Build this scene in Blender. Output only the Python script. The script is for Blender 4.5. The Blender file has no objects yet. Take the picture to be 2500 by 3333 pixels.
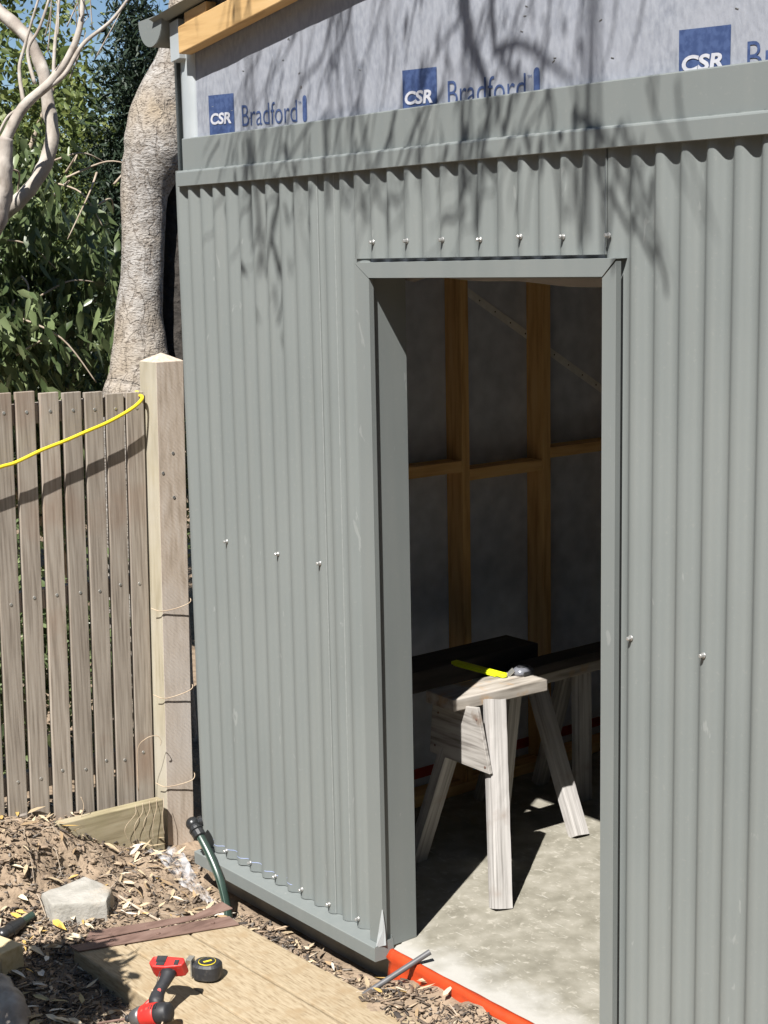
import bpy, bmesh, math, random
import numpy as np
from mathutils import Vector, Matrix
random.seed(11); rng = np.random.default_rng(11)
scn = bpy.context.scene
COL = scn.collection
R_ = math.radians

# ------------------------------------------------------------------ camera
CAM = Vector((3.5023, -2.7745, 2.1528)); YAW, PIT, ROL = R_(-51.5665), R_(-9.5117), R_(-1.1576)
fw = Vector((math.sin(YAW)*math.cos(PIT), math.cos(YAW)*math.cos(PIT), math.sin(PIT)))
rt = Vector((math.cos(YAW), -math.sin(YAW), 0)); up = rt.cross(fw)
rt2 = math.cos(ROL)*rt + math.sin(ROL)*up; up2 = math.cos(ROL)*up - math.sin(ROL)*rt
cam_d = bpy.data.cameras.new('camera'); cam = bpy.data.objects.new('camera', cam_d); COL.objects.link(cam)
cam.matrix_world = Matrix((( rt2.x, up2.x, -fw.x, CAM.x), (rt2.y, up2.y, -fw.y, CAM.y), (rt2.z, up2.z, -fw.z, CAM.z), (0, 0, 0, 1)))
cam_d.sensor_fit = 'VERTICAL'; cam_d.sensor_height = 36.0; cam_d.lens = 4995.4/3333*36
cam_d.clip_start = 0.05; cam_d.clip_end = 600
scn.camera = cam
# ------------------------------------------------------------------ sky and sun
SUN = Vector((0.556, -1.0, 1.58)).normalized()
w = bpy.data.worlds.new('World'); scn.world = w; w.use_nodes = True
nt = w.node_tree; bg = nt.nodes['Background']
sky = nt.nodes.new('ShaderNodeTexSky'); sky.sky_type = 'NISHITA'; sky.sun_disc = False
sky.sun_elevation = math.asin(SUN.z); sky.sun_rotation = math.atan2(SUN.x, SUN.y)
sky.air_density = 1.0; sky.dust_density = 0.0; sky.ozone_density = 4.0
nt.links.new(sky.outputs[0], bg.inputs[0]); bg.inputs[1].default_value = 0.05
sd = bpy.data.lights.new('sun', 'SUN'); sd.energy = 5.0; sd.angle = R_(0.5); sd.color = (1.0, 0.96, 0.91)
so = bpy.data.objects.new('sun', sd); COL.objects.link(so); so.location = (4, -8, 12)
so.rotation_euler = SUN.to_track_quat('Z', 'Y').to_euler()
scn.view_settings.view_transform = 'Standard'; scn.view_settings.look = 'None'
scn.view_settings.exposure = 0.95; scn.view_settings.gamma = 1.0
scn.view_settings.use_curve_mapping = False
scn.render.engine = 'CYCLES'

# ------------------------------------------------------------------ helpers
def vnoise(p, s=1.0, seed=0):
    from mathutils import noise
    return noise.noise(Vector((p[0]*s+seed*7.3, p[1]*s-seed*3.1, p[2]*s+seed)))
class MB:
    def __init__(s): s.v = []; s.f = []; s.c = None
    def add(s, vs, fs):
        o = len(s.v); s.v += [tuple(x) for x in vs]; s.f += [tuple(i+o for i in f) for f in fs]; return s
    def hexa(s, c):   # 8 corners: bottom 4 ccw, top 4 ccw
        return s.add(c, [(3,2,1,0),(4,5,6,7),(0,1,5,4),(1,2,6,5),(2,3,7,6),(3,0,4,7)])
    def box(s, a, b):
        x0,y0,z0 = a; x1,y1,z1 = b
        return s.hexa([(x0,y0,z0),(x1,y0,z0),(x1,y1,z0),(x0,y1,z0),(x0,y0,z1),(x1,y0,z1),(x1,y1,z1),(x0,y1,z1)])
    def bar(s, a, b, u, hw, hh):   # box from a to b; u = side dir, hw half width along u, hh half other
        a = Vector(a); b = Vector(b); d = (b-a).normalized(); u = Vector(u); u = (u - d*u.dot(d)).normalized(); q = d.cross(u)
        c = []
        for p in (a, b):
            for i, j in ((-1,-1),(1,-1),(1,1),(-1,1)): c.append(p + u*hw*i + q*hh*j)
        return s.hexa(c)
    def tube(s, pts, rad, n=8, cap=True, nz=0, seed=0):
        pts = [Vector(p) for p in pts]; m = len(pts)
        if not hasattr(rad, '__len__'): rad = [rad]*m
        o = len(s.v); prev = None
        for i, p in enumerate(pts):
            d = (pts[min(i+1, m-1)] - pts[max(i-1, 0)]).normalized()
            if prev is None: u = d.orthogonal().normalized()
            else: u = (prev - d*prev.dot(d)).normalized()
            prev = u; q = d.cross(u)
            for k in range(n):
                a = 2*math.pi*k/n; r = rad[i]
                P = p + (u*math.cos(a) + q*math.sin(a))*r
                if nz: P = p + (P-p)*(1 + nz*vnoise(P, 14, seed) + nz*vnoise(P, 40, seed+2)*.5)
                s.v.append(tuple(P))
        for i in range(m-1):
            for k in range(n):
                k2 = (k+1) % n
                s.f.append((o+i*n+k, o+i*n+k2, o+(i+1)*n+k2, o+(i+1)*n+k))
        if cap:
            s.f.append(tuple(o+k for k in reversed(range(n)))); s.f.append(tuple(o+(m-1)*n+k for k in range(n)))
        return s
    def lathe(s, prof, org, axis, n=16):   # prof: (r, h)
        ax = Vector(axis).normalized(); u = ax.orthogonal().normalized(); q = ax.cross(u); org = Vector(org); o = len(s.v)
        for r, h in prof:
            for k in range(n):
                a = 2*math.pi*k/n; s.v.append(tuple(org + ax*h + (u*math.cos(a)+q*math.sin(a))*r))
        for i in range(len(prof)-1):
            for k in range(n):
                k2 = (k+1) % n; s.f.append((o+i*n+k, o+i*n+k2, o+(i+1)*n+k2, o+(i+1)*n+k))
        s.f.append(tuple(o+k for k in reversed(range(n)))); s.f.append(tuple(o+(len(prof)-1)*n+k for k in range(n)))
        return s
    def prism(s, poly, org, ux, uy, uz, th):   # poly (a,b) in plane ux,uy; extruded th along uz
        org = Vector(org); ux = Vector(ux); uy = Vector(uy); uz = Vector(uz); n = len(poly)
        vs = [org+ux*a+uy*b for a, b in poly] + [org+ux*a+uy*b+uz*th for a, b in poly]
        return s.add(vs, [tuple(reversed(range(n))), tuple(range(n, 2*n))] + [(i, (i+1) % n, n+(i+1) % n, n+i) for i in range(n)])
    def sheet(s, grid):   # grid rows of points
        o = len(s.v); m = len(grid[0])
        for r in grid: s.v += [tuple(p) for p in r]
        for i in range(len(grid)-1):
            for j in range(m-1): s.f.append((o+i*m+j, o+i*m+j+1, o+(i+1)*m+j+1, o+(i+1)*m+j))
        return s
    def build(s, name, m, parent=None, smooth=False, bevel=0, solid=0, fixn=True):
        me = bpy.data.meshes.new(name)
        off = ROOT.get(parent.name, Vector()) if parent else Vector()
        me.from_pydata([(a-off.x, b-off.y, c-off.z) for a, b, c in s.v], [], s.f)
        if fixn:
            bm = bmesh.new(); bm.from_mesh(me); bmesh.ops.recalc_face_normals(bm, faces=bm.faces); bm.to_mesh(me); bm.free()
        if smooth:
            for p in me.polygons: p.use_smooth = True
        return link(name, me, m, parent, bevel, solid)
ROOT = {}
def link(name, me, m, parent=None, bevel=0, solid=0):
    o = bpy.data.objects.new(name, me); COL.objects.link(o)
    if m and not me.materials: me.materials.append(m)
    if parent:
        o.parent = parent; ROOT[o.name] = ROOT.get(parent.name, Vector())
    if solid:
        md = o.modifiers.new('solidify', 'SOLIDIFY'); md.thickness = solid; md.offset = 0
    if bevel:
        md = o.modifiers.new('bevel', 'BEVEL'); md.width = bevel; md.segments = 2; md.limit_method = 'ANGLE'; md.angle_limit = R_(40)
    return o
def tag(o, label, cat, group=None):
    o['label'] = label; o['category'] = cat
    if group: o['group'] = group
    return o
def thing(name, loc, label, cat, group=None):
    o = bpy.data.objects.new(name, None); COL.objects.link(o); o.location = loc; o.empty_display_size = .1
    ROOT[o.name] = Vector(loc); return tag(o, label, cat, group)
def kind(o, k, label=None):
    o['kind'] = k
    if label: o['label'] = label
    return o

# ------------------------------------------------------------------ materials
def nodes(name):
    m = bpy.data.materials.new(name); m.use_nodes = True; t = m.node_tree
    return m, t, t.nodes, t.links, t.nodes['Principled BSDF']
def ramp(N, stops):
    r = N.new('ShaderNodeValToRGB'); e = r.color_ramp.elements
    while len(e) < len(stops): e.new(.5)
    for i, (p, c) in enumerate(stops): e[i].position = p; e[i].color = (c[0], c[1], c[2], 1)
    return r
def mat(name, cols, scale=(1,1,1), noise=5, detail=6, rough=.6, bump=0, bdist=.01, rnd=0, metal=0, spec=.5, big=None, dist=0, rngpos=(.3,.7), bscale=None):
    m, t, N, L, P = nodes(name)
    tc = N.new('ShaderNodeTexCoord'); mp = N.new('ShaderNodeMapping'); mp.inputs['Scale'].default_value = scale
    L.new(tc.outputs['Object'], mp.inputs[0])
    src = mp.outputs[0]
    oi = N.new('ShaderNodeObjectInfo')
    if rnd:
        va = N.new('ShaderNodeVectorMath'); va.operation = 'ADD'
        sc = N.new('ShaderNodeMath'); sc.operation = 'MULTIPLY'; sc.inputs[1].default_value = 37.0
        L.new(oi.outputs['Random'], sc.inputs[0]); L.new(src, va.inputs[0]); L.new(sc.outputs[0], va.inputs[1]); src = va.outputs[0]
    n1 = N.new('ShaderNodeTexNoise'); n1.inputs['Scale'].default_value = noise; n1.inputs['Detail'].default_value = detail; n1.inputs['Distortion'].default_value = dist
    L.new(src, n1.inputs[0])
    k = len(cols)
    r = ramp(N, [(rngpos[0]+(rngpos[1]-rngpos[0])*i/max(1, k-1), c) for i, c in enumerate(cols)])
    L.new(n1.outputs[0], r.inputs[0]); out = r.outputs[0]
    if big:   # (scale, colour, lo, hi) large blotches
        n2 = N.new('ShaderNodeTexNoise'); n2.inputs['Scale'].default_value = big[0]; n2.inputs['Detail'].default_value = 4
        L.new(tc.outputs['Object'], n2.inputs[0])
        r2 = ramp(N, [(big[2], (0,0,0)), (big[3], (1,1,1))]); L.new(n2.outputs[0], r2.inputs[0])
        mx = N.new('ShaderNodeMix'); mx.data_type = 'RGBA'; L.new(r2.outputs[0], mx.inputs[0]); L.new(out, mx.inputs[6])
        mx.inputs[7].default_value = (*big[1], 1); out = mx.outputs[2]
    if rnd:
        hs = N.new('ShaderNodeHueSaturation'); mr = N.new('ShaderNodeMapRange'); mr.inputs[3].default_value = 1-rnd; mr.inputs[4].default_value = 1+rnd
        L.new(oi.outputs['Random'], mr.inputs[0]); L.new(mr.outputs[0], hs.inputs['Value']); L.new(out, hs.inputs['Color'])
        out = hs.outputs[0]
    L.new(out, P.inputs['Base Color'])
    P.inputs['Roughness'].default_value = rough; P.inputs['Metallic'].default_value = metal; P.inputs['Specular IOR Level'].default_value = spec
    if bump:
        b = N.new('ShaderNodeBump'); b.inputs['Strength'].default_value = bump; b.inputs['Distance'].default_value = bdist
        bs = n1
        if bscale:
            bs = N.new('ShaderNodeTexNoise'); bs.inputs['Scale'].default_value = bscale; bs.inputs['Detail'].default_value = 8; L.new(src, bs.inputs[0])
        L.new(bs.outputs[0], b.inputs['Height']); L.new(b.outputs[0], P.inputs['Normal'])
    return m
def leafmat(name, cols, rough=.45, trans=.25, attr=False):
    m, t, N, L, P = nodes(name)
    tc = N.new('ShaderNodeTexCoord'); n1 = N.new('ShaderNodeTexNoise'); n1.inputs['Scale'].default_value = 9; L.new(tc.outputs['Object'], n1.inputs[0])
    if attr:
        at = N.new('ShaderNodeAttribute'); at.attribute_name = 'tint'; src = at.outputs['Color']
        P.inputs['Roughness'].default_value = rough; L.new(src, P.inputs['Base Color'])
    else:
        at = N.new('ShaderNodeAttribute'); at.attribute_name = 'tint'
        r = ramp(N, [(i/max(1, len(cols)-1), c) for i, c in enumerate(cols)]); L.new(at.outputs['Fac'], r.inputs[0]); src = r.outputs[0]
        L.new(src, P.inputs['Base Color']); P.inputs['Roughness'].default_value = rough
    if trans:
        tr = N.new('ShaderNodeBsdfTranslucent'); L.new(src, tr.inputs[0]); mx = N.new('ShaderNodeMixShader'); mx.inputs[0].default_value = trans
        L.new(P.outputs[0], mx.inputs[1]); L.new(tr.outputs[0], mx.inputs[2]); L.new(mx.outputs[0], N['Material Output'].inputs[0])
    return m
M = {}
def steel_mat():
    m, t, N, L, P = nodes('painted_steel'); tc = N.new('ShaderNodeTexCoord')
    def noise(sc, det, scale=None, dist=0):
        n = N.new('ShaderNodeTexNoise'); n.inputs['Scale'].default_value = sc; n.inputs['Detail'].default_value = det; n.inputs['Distortion'].default_value = dist
        if scale:
            mp = N.new('ShaderNodeMapping'); mp.inputs['Scale'].default_value = scale; L.new(tc.outputs['Object'], mp.inputs[0]); L.new(mp.outputs[0], n.inputs[0])
        else: L.new(tc.outputs['Object'], n.inputs[0])
        return n.outputs[0]
    def mix(f, a, c):
        x = N.new('ShaderNodeMix'); x.data_type = 'RGBA'; L.new(f, x.inputs[0]); L.new(a, x.inputs[6]); x.inputs[7].default_value = (*c, 1); return x.outputs[2]
    r1 = ramp(N, [(.3,(.160,.178,.175)),(.7,(.182,.200,.196))]); L.new(noise(1.6, 5), r1.inputs[0]); out = r1.outputs[0]
    r2 = ramp(N, [(.45,(0,0,0)),(.75,(.55,.55,.55))]); L.new(noise(3, 6, (7,7,.5)), r2.inputs[0]); out = mix(r2.outputs[0], out, (.192,.207,.200))       # faint run-off streaks
    r3 = ramp(N, [(.705,(0,0,0)),(.73,(.45,.45,.45))]); L.new(noise(7, 3, (3,3,1), 1.2), r3.inputs[0]); out = mix(r3.outputs[0], out, (.27,.285,.278))    # scuffs and chalky smears
    r4 = ramp(N, [(.66,(0,0,0)),(.72,(.5,.5,.5))]); L.new(noise(95, 2), r4.inputs[0]); out = mix(r4.outputs[0], out, (.205,.217,.208))                     # dust specks
    L.new(out, P.inputs['Base Color'])
    rr = N.new('ShaderNodeMapRange'); rr.inputs[3].default_value = .42; rr.inputs[4].default_value = .6; L.new(noise(4, 6), rr.inputs[0]); L.new(rr.outputs[0], P.inputs['Roughness'])
    P.inputs['Specular IOR Level'].default_value = .35
    bp = N.new('ShaderNodeBump'); bp.inputs['Strength'].default_value = .10; bp.inputs['Distance'].default_value = .004; L.new(noise(3.5, 4), bp.inputs['Height']); L.new(bp.outputs[0], P.inputs['Normal'])
    return m
M['steel'] = steel_mat()
M['steel_zinc'] = mat('bare_zinc_steel', [(.42,.46,.48),(.5,.54,.56)], noise=6, rough=.4, metal=.25)
M['galv'] = mat('galvanised_strap', [(.62,.63,.62),(.74,.75,.74)], noise=40, rough=.5)
M['screw'] = mat('zinc_screw', [(.34,.34,.33),(.46,.46,.45)], noise=40, rough=.35, metal=.6)
M['washer'] = mat('rubber_washer', [(.02,.02,.02),(.03,.03,.03)], rough=.7)
M['wrap'] = mat('wall_wrap', [(.195,.212,.25),(.28,.30,.34)], scale=(1,1,.45), noise=75, detail=3, rough=.75, bump=.35, bdist=.004, big=(7,(.28,.297,.337),.35,.75), rngpos=(.35,.65))
M['wrap_in'] = mat('wall_wrap_inside', [(.40,.44,.52),(.54,.58,.66)], noise=14, detail=8, rough=.8, bump=.2, bdist=.004)
M['old_wrap'] = mat('shaded_wrap_scrap', [(.15,.14,.13),(.20,.19,.18)], noise=14, rough=.8)  # darker copy of the wrap, with the dimness put into its colour
M['foil'] = mat('foil_faced_lining', [(.68,.69,.70),(.80,.81,.82)], noise=12, rough=.45)  # pale facing added on unseen walls and ceiling to bounce light indoors
M['ink'] = mat('blue_ink', [(.024,.048,.135),(.042,.074,.18)], noise=70, detail=3, rough=.75, rngpos=(.4,.6))
M['ink_white'] = mat('bare_wrap_letter', [(.40,.41,.46),(.48,.49,.53)], noise=60, rough=.8)
M['pine'] = mat('pine_timber', [(.36,.215,.085),(.55,.36,.16),(.60,.41,.20)], scale=(1.2,14,14), noise=3, rough=.6, bump=.12, bdist=.003, big=(2.2,(.48,.31,.13),.45,.75))
M['offcut'] = mat('pale_pine_offcut', [(.40,.31,.17),(.52,.42,.25),(.56,.47,.30)], scale=(1.2,14,14), noise=3, rough=.65, bump=.12, bdist=.003)
M['pine_v'] = mat('pine_timber_upright', [(.50,.28,.10),(.70,.44,.18),(.74,.50,.22)], scale=(14,14,1.2), noise=3, rough=.65, bump=.12, bdist=.003, rnd=.08)
M['pine_y'] = mat('pine_timber_crosswise', [(.50,.28,.10),(.70,.44,.18),(.74,.50,.22)], scale=(14,1.2,14), noise=3, rough=.65, bump=.12, bdist=.003, rnd=.08)
M['grey_wood'] = mat('weathered_grey_timber', [(.15,.14,.13),(.31,.298,.284),(.43,.415,.398)], scale=(22,22,.7), noise=4, detail=7, rough=.85, bump=.4, bdist=.003, big=(9,(.27,.23,.20),.54,.72), rnd=.05, rngpos=(.25,.62))
M['grey_ply'] = mat('weathered_plywood', [(.16,.146,.132),(.36,.342,.318),(.46,.44,.415)], scale=(1.2,9,16), noise=4, detail=8, rough=.85, bump=.3, bdist=.003, big=(9,(.2,.16,.13),.62,.72))
M['grey_top'] = mat('worn_timber_top', [(.17,.15,.125),(.34,.31,.27),(.43,.40,.36)], scale=(9,1.2,9), noise=4, detail=8, rough=.85, bump=.35, bdist=.004, big=(9,(.36,.22,.10),.55,.7))
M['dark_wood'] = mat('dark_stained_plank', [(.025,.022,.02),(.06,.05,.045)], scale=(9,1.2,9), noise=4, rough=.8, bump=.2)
def floor_mat():
    m, t, N, L, P = nodes('concrete_floor'); tc = N.new('ShaderNodeTexCoord')
    def noise(sc, det=8, vec=None, dist=0):
        n = N.new('ShaderNodeTexNoise'); n.inputs['Scale'].default_value = sc; n.inputs['Detail'].default_value = det; n.inputs['Distortion'].default_value = dist
        L.new(vec or tc.outputs['Object'], n.inputs[0]); return n
    def mix(f, a, c):
        x = N.new('ShaderNodeMix'); x.data_type = 'RGBA'; L.new(f, x.inputs[0]); L.new(a, x.inputs[6]); x.inputs[7].default_value = (*c, 1); return x.outputs[2]
    n1 = noise(14, 12); r1 = ramp(N, [(.3,(.165,.155,.122)),(.5,(.222,.21,.17)),(.7,(.285,.27,.228))]); L.new(n1.outputs[0], r1.inputs[0])
    n2 = noise(48, 5, dist=.6); r2 = ramp(N, [(.58,(0,0,0)),(.70,(.7,.7,.7))]); L.new(n2.outputs[0], r2.inputs[0])
    out = mix(r2.outputs[0], r1.outputs[0], (.37,.35,.30))
    mp = N.new('ShaderNodeMapping'); mp.inputs['Rotation'].default_value = (0,0,.6); mp.inputs['Scale'].default_value = (6,40,1); L.new(tc.outputs['Object'], mp.inputs[0])
    n3 = noise(2.5, 6, mp.outputs[0]); r3 = ramp(N, [(.64,(0,0,0)),(.72,(.6,.6,.6))]); L.new(n3.outputs[0], r3.inputs[0]); out = mix(r3.outputs[0], out, (.45,.44,.40))
    # cement splash along the slab edge
    sx = N.new('ShaderNodeSeparateXYZ'); L.new(tc.outputs['Object'], sx.inputs[0]); n4 = noise(9, 8)
    ma = N.new('ShaderNodeMath'); ma.operation = 'MULTIPLY_ADD'; ma.inputs[1].default_value = .34; L.new(n4.outputs[0], ma.inputs[0])
    L.new(sx.outputs[1], ma.inputs[2]); r4 = ramp(N, [(.20,(.9,.9,.9)),(.34,(0,0,0))]); L.new(ma.outputs[0], r4.inputs[0]); out = mix(r4.outputs[0], out, (.40,.39,.36))
    L.new(out, P.inputs['Base Color']); P.inputs['Roughness'].default_value = .8
    bp = N.new('ShaderNodeBump'); bp.inputs['Strength'].default_value = .25; bp.inputs['Distance'].default_value = .003; n5 = noise(70, 6); L.new(n5.outputs[0], bp.inputs['Height']); L.new(bp.outputs[0], P.inputs['Normal'])
    return m
M['concrete'] = floor_mat()
M['fresh_concrete'] = mat('concrete_lump', [(.26,.25,.22),(.40,.385,.35)], noise=14, detail=10, rough=.95, bump=.7, bdist=.006, bscale=60, big=(6,(.40,.31,.21),.5,.68))
M['orange'] = mat('orange_membrane', [(.40,.04,.010),(.50,.06,.014)], noise=12, rough=.42, bump=.4, bdist=.01)
M['red_in'] = mat('red_membrane', [(.26,.022,.012),(.32,.03,.016)], noise=8, rough=.45)
M['soil'] = mat('sandy_soil', [(.13,.092,.06),(.225,.168,.115),(.305,.232,.162)], noise=14, detail=12, rough=.95, bump=.9, bdist=.02, bscale=38, big=(3,(.31,.235,.165),.45,.7))
M['picket'] = mat('weathered_picket', [(.19,.16,.128),(.30,.262,.218),(.37,.33,.28)], scale=(30,30,1.3), noise=4, detail=9, rough=.85, bump=.3, bdist=.002, rnd=.16, big=(3,(.25,.17,.12),.52,.8))
M['post'] = mat('rough_sawn_hardwood', [(.36,.295,.23),(.47,.395,.32),(.53,.465,.395)], scale=(14,14,2.5), noise=4, detail=8, rough=.9, bump=.25, bdist=.003, big=(1.3,(.54,.495,.45),.42,.6))
def saw_marks(m):
    N, L = m.node_tree.nodes, m.node_tree.links; P = N['Principled BSDF']; tc = N.new('ShaderNodeTexCoord'); mp = N.new('ShaderNodeMapping'); mp.inputs['Rotation'].default_value = (.9,.0,0); L.new(tc.outputs['Object'], mp.inputs[0])
    wv = N.new('ShaderNodeTexWave'); wv.bands_direction = 'Z'; wv.inputs['Scale'].default_value = 26; wv.inputs['Distortion'].default_value = 2.5; wv.inputs['Detail'].default_value = 4; L.new(mp.outputs[0], wv.inputs[0])
    b = N.new('ShaderNodeBump'); b.inputs['Strength'].default_value = .35; b.inputs['Distance'].default_value = .002; L.new(wv.outputs[0], b.inputs['Height'])
    old = P.inputs['Normal'].links[0].from_socket; L.new(old, b.inputs['Normal']); L.new(b.outputs[0], P.inputs['Normal'])
saw_marks(M['post'])
M['pale_pine'] = mat('pale_treated_pine', [(.29,.255,.18),(.37,.335,.25),(.42,.39,.31)], scale=(12,12,1.4), noise=3, rough=.75, bump=.15, bdist=.002, big=(3,(.41,.385,.325),.45,.7))
M['sleeper'] = mat('treated_pine_board', [(.21,.175,.105),(.315,.27,.175),(.365,.32,.22)], scale=(9,2,20), noise=3, rough=.8, bump=.2, bdist=.003, big=(4,(.28,.26,.14),.5,.75))
M['yellow'] = mat('yellow_cord', [(.72,.56,.02),(.80,.64,.04)], noise=10, rough=.35)
M['blackpipe'] = mat('black_polythene', [(.012,.013,.014),(.022,.023,.025)], noise=20, rough=.33, spec=.6)
M['greenpipe'] = mat('dark_green_poly', [(.016,.034,.026),(.028,.05,.04)], noise=12, rough=.3, spec=.6)
M['stripe'] = mat('pale_pipe_stripe', [(.10,.16,.13),(.14,.2,.17)], rough=.35)
M['platform'] = mat('sun_bleached_sleeper', [(.19,.135,.075),(.315,.25,.16),(.375,.305,.205)], scale=(5,30,30), noise=5, detail=10, rough=.88, bump=.35, bdist=.003, rnd=.05, big=(16,(.29,.215,.125),.50,.72), rngpos=(.25,.68))
M['rust'] = mat('rusty_strap', [(.095,.055,.042),(.155,.095,.075),(.19,.125,.10)], scale=(8,2,8), noise=5, detail=9, rough=.8, bump=.2, bdist=.002)
M['conduit'] = mat('dark_grey_tube', [(.075,.075,.08),(.11,.11,.115)], noise=25, rough=.5)
M['redplastic'] = mat('red_tool_plastic', [(.46,.018,.015),(.54,.03,.022)], noise=30, detail=8, rough=.5, big=(40,(.42,.12,.09),.6,.72))
M['blackrubber'] = mat('black_tool_rubber', [(.014,.015,.018),(.026,.027,.03)], noise=30, rough=.55, big=(35,(.07,.065,.06),.58,.75), bump=.15, bdist=.001)
M['toolgrey'] = mat('grey_tool_metal', [(.12,.12,.125),(.2,.2,.2)], noise=20, rough=.4, metal=.6)
M['chrome'] = mat('bright_metal', [(.5,.5,.47),(.62,.62,.6)], noise=20, rough=.35, metal=.8)
M['hivis'] = mat('fluorescent_yellow_plastic', [(.72,.80,.01),(.78,.86,.02)], noise=10, rough=.4)
M['greyplastic'] = mat('silver_grey_plastic', [(.15,.155,.18),(.23,.24,.27)], noise=18, rough=.25, metal=.3)
M['twine'] = mat('dry_twine', [(.42,.32,.22),(.55,.45,.33)], noise=30, rough=.9)
def bark_mat():
    m, t, N, L, P = nodes('rough_grey_bark'); tc = N.new('ShaderNodeTexCoord')
    def noise(sc, det, scale=(1,1,1), dist=0):
        n = N.new('ShaderNodeTexNoise'); n.inputs['Scale'].default_value = sc; n.inputs['Detail'].default_value = det; n.inputs['Distortion'].default_value = dist
        mp = N.new('ShaderNodeMapping'); mp.inputs['Scale'].default_value = scale; L.new(tc.outputs['Object'], mp.inputs[0]); L.new(mp.outputs[0], n.inputs[0]); return n.outputs[0]
    def mix(f, a, c):
        x = N.new('ShaderNodeMix'); x.data_type = 'RGBA'; L.new(f, x.inputs[0]); L.new(a, x.inputs[6]); x.inputs[7].default_value = (*c, 1); return x.outputs[2]
    r1 = ramp(N, [(.3,(.225,.207,.185)),(.5,(.305,.287,.265)),(.7,(.385,.37,.35))]); L.new(noise(22, 10), r1.inputs[0]); out = r1.outputs[0]
    r2 = ramp(N, [(.45,(0,0,0)),(.7,(.8,.8,.8))]); L.new(noise(3.5, 5, (1,1,.6)), r2.inputs[0]); out = mix(r2.outputs[0], out, (.31,.245,.165))
    cr = noise(9, 8, (1.6,1.6,.8), .6); r3 = ramp(N, [(.465,(0,0,0)),(.495,(.45,.45,.45)),(.505,(.45,.45,.45)),(.535,(0,0,0))]); L.new(cr, r3.inputs[0]); 
    fl = noise(55, 6, (1,1,2.2), .6); r4 = ramp(N, [(.36,(.8,.8,.8)),(.47,(0,0,0))]); L.new(fl, r4.inputs[0])
    out = mix(r3.outputs[0], out, (.20,.165,.13)); out = mix(r4.outputs[0], out, (.12,.095,.075)); L.new(out, P.inputs['Base Color']); P.inputs['Roughness'].default_value = .95
    b1 = N.new('ShaderNodeBump'); b1.inputs['Strength'].default_value = 1; b1.inputs['Distance'].default_value = .010; L.new(fl, b1.inputs['Height'])
    b2 = N.new('ShaderNodeBump'); b2.invert = True; b2.inputs['Strength'].default_value = .9; b2.inputs['Distance'].default_value = .008; L.new(r3.outputs[0], b2.inputs['Height']); L.new(b1.outputs[0], b2.inputs['Normal']); L.new(b2.outputs[0], P.inputs['Normal'])
    return m
M['bark'] = bark_mat()
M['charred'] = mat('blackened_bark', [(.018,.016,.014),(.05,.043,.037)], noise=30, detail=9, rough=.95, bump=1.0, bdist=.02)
M['white_bark'] = mat('smooth_pale_bark', [(.24,.205,.17),(.38,.34,.295),(.46,.425,.38)], scale=(1,1,.7), noise=16, detail=9, rough=.85, bump=.6, bdist=.012, big=(6,(.24,.20,.17),.52,.70))
M['twig'] = mat('dry_twig', [(.28,.22,.16),(.45,.38,.30)], noise=20, rough=.9)
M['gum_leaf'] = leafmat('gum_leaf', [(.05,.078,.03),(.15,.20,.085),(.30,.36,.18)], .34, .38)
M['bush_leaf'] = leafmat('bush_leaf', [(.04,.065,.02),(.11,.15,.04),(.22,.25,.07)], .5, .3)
M['dark_leaf'] = leafmat('cypress_leaf', [(.012,.026,.014),(.028,.05,.024)], .6, .15)
M['litter'] = leafmat('mulch_chip', [], .9, 0, attr=True)
M['plastic'] = None
def plastic():
    m, t, N, L, P = nodes('clear_plastic_film')
    P.inputs['Base Color'].default_value = (.8,.8,.82,1); P.inputs['Roughness'].default_value = .25
    tr = N.new('ShaderNodeBsdfTransparent'); mx = N.new('ShaderNodeMixShader')
    tc = N.new('ShaderNodeTexCoord'); n = N.new('ShaderNodeTexNoise'); n.inputs['Scale'].default_value = 22; L.new(tc.outputs['Object'], n.inputs[0])
    r = ramp(N, [(.38,(.05,)*3),(.68,(.5,)*3)]); L.new(n.outputs[0], r.inputs[0]); L.new(r.outputs[0], mx.inputs[0])
    L.new(tr.outputs[0], mx.inputs[1]); L.new(P.outputs[0], mx.inputs[2]); L.new(mx.outputs[0], N['Material Output'].inputs[0]); return m
M['plastic'] = plastic()

# ------------------------------------------------------------------ the ground
GP = [(-1.40,-.60,.195),(-1.39,-.48,.18),(-1.355,-.42,.15),(-1.345,-.34,.085),(-1.335,-.25,.02),(-1.33,-.15,-.02),(-1.34,-.02,-.075),(-1.33,.1,-.08),(-1.50,-.6,.19),(-1.50,-.3,.14),(-1.50,-.1,.10),(-1.0,-.12,-.085),(-.5,-.12,-.085),(-.1,-.12,-.08),(-.95,-.04,-.125),(-.75,-.04,-.125),(-.55,-.04,-.125),(-.35,-.04,-.125),(-.15,-.04,-.125),(-.02,-.05,-.115),(.03,-.045,-.035),(.14,-.04,-.02),(.24,-.035,.008),(.45,-.03,.016),(.8,-.03,.018),(1.2,-.03,.018),(.3,-.13,-.06),(.8,-.13,-.06),
      (-1.2,-.45,.0),(-1.05,-.55,-.055),(-1.0,-.3,-.07),(-.6,-.4,-.125),(-.3,-.7,-.125),(-.7,-.85,-.12),(-.9,-.8,-.10),(-1.1,-.8,-.07),(-1.35,-.8,.10),(-1.6,-1.0,.19),
      (-.3,-1.2,-.13),(.5,-.6,-.12),(1.5,-.7,-.12),(-2.2,-.4,.10),(-2.2,.5,.08),(-3,-1.5,.2),(-3,1,.1),(-1.25,-.25,-.05),(-1.3,-.35,.035)]
GPA = np.array(GP)
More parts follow.
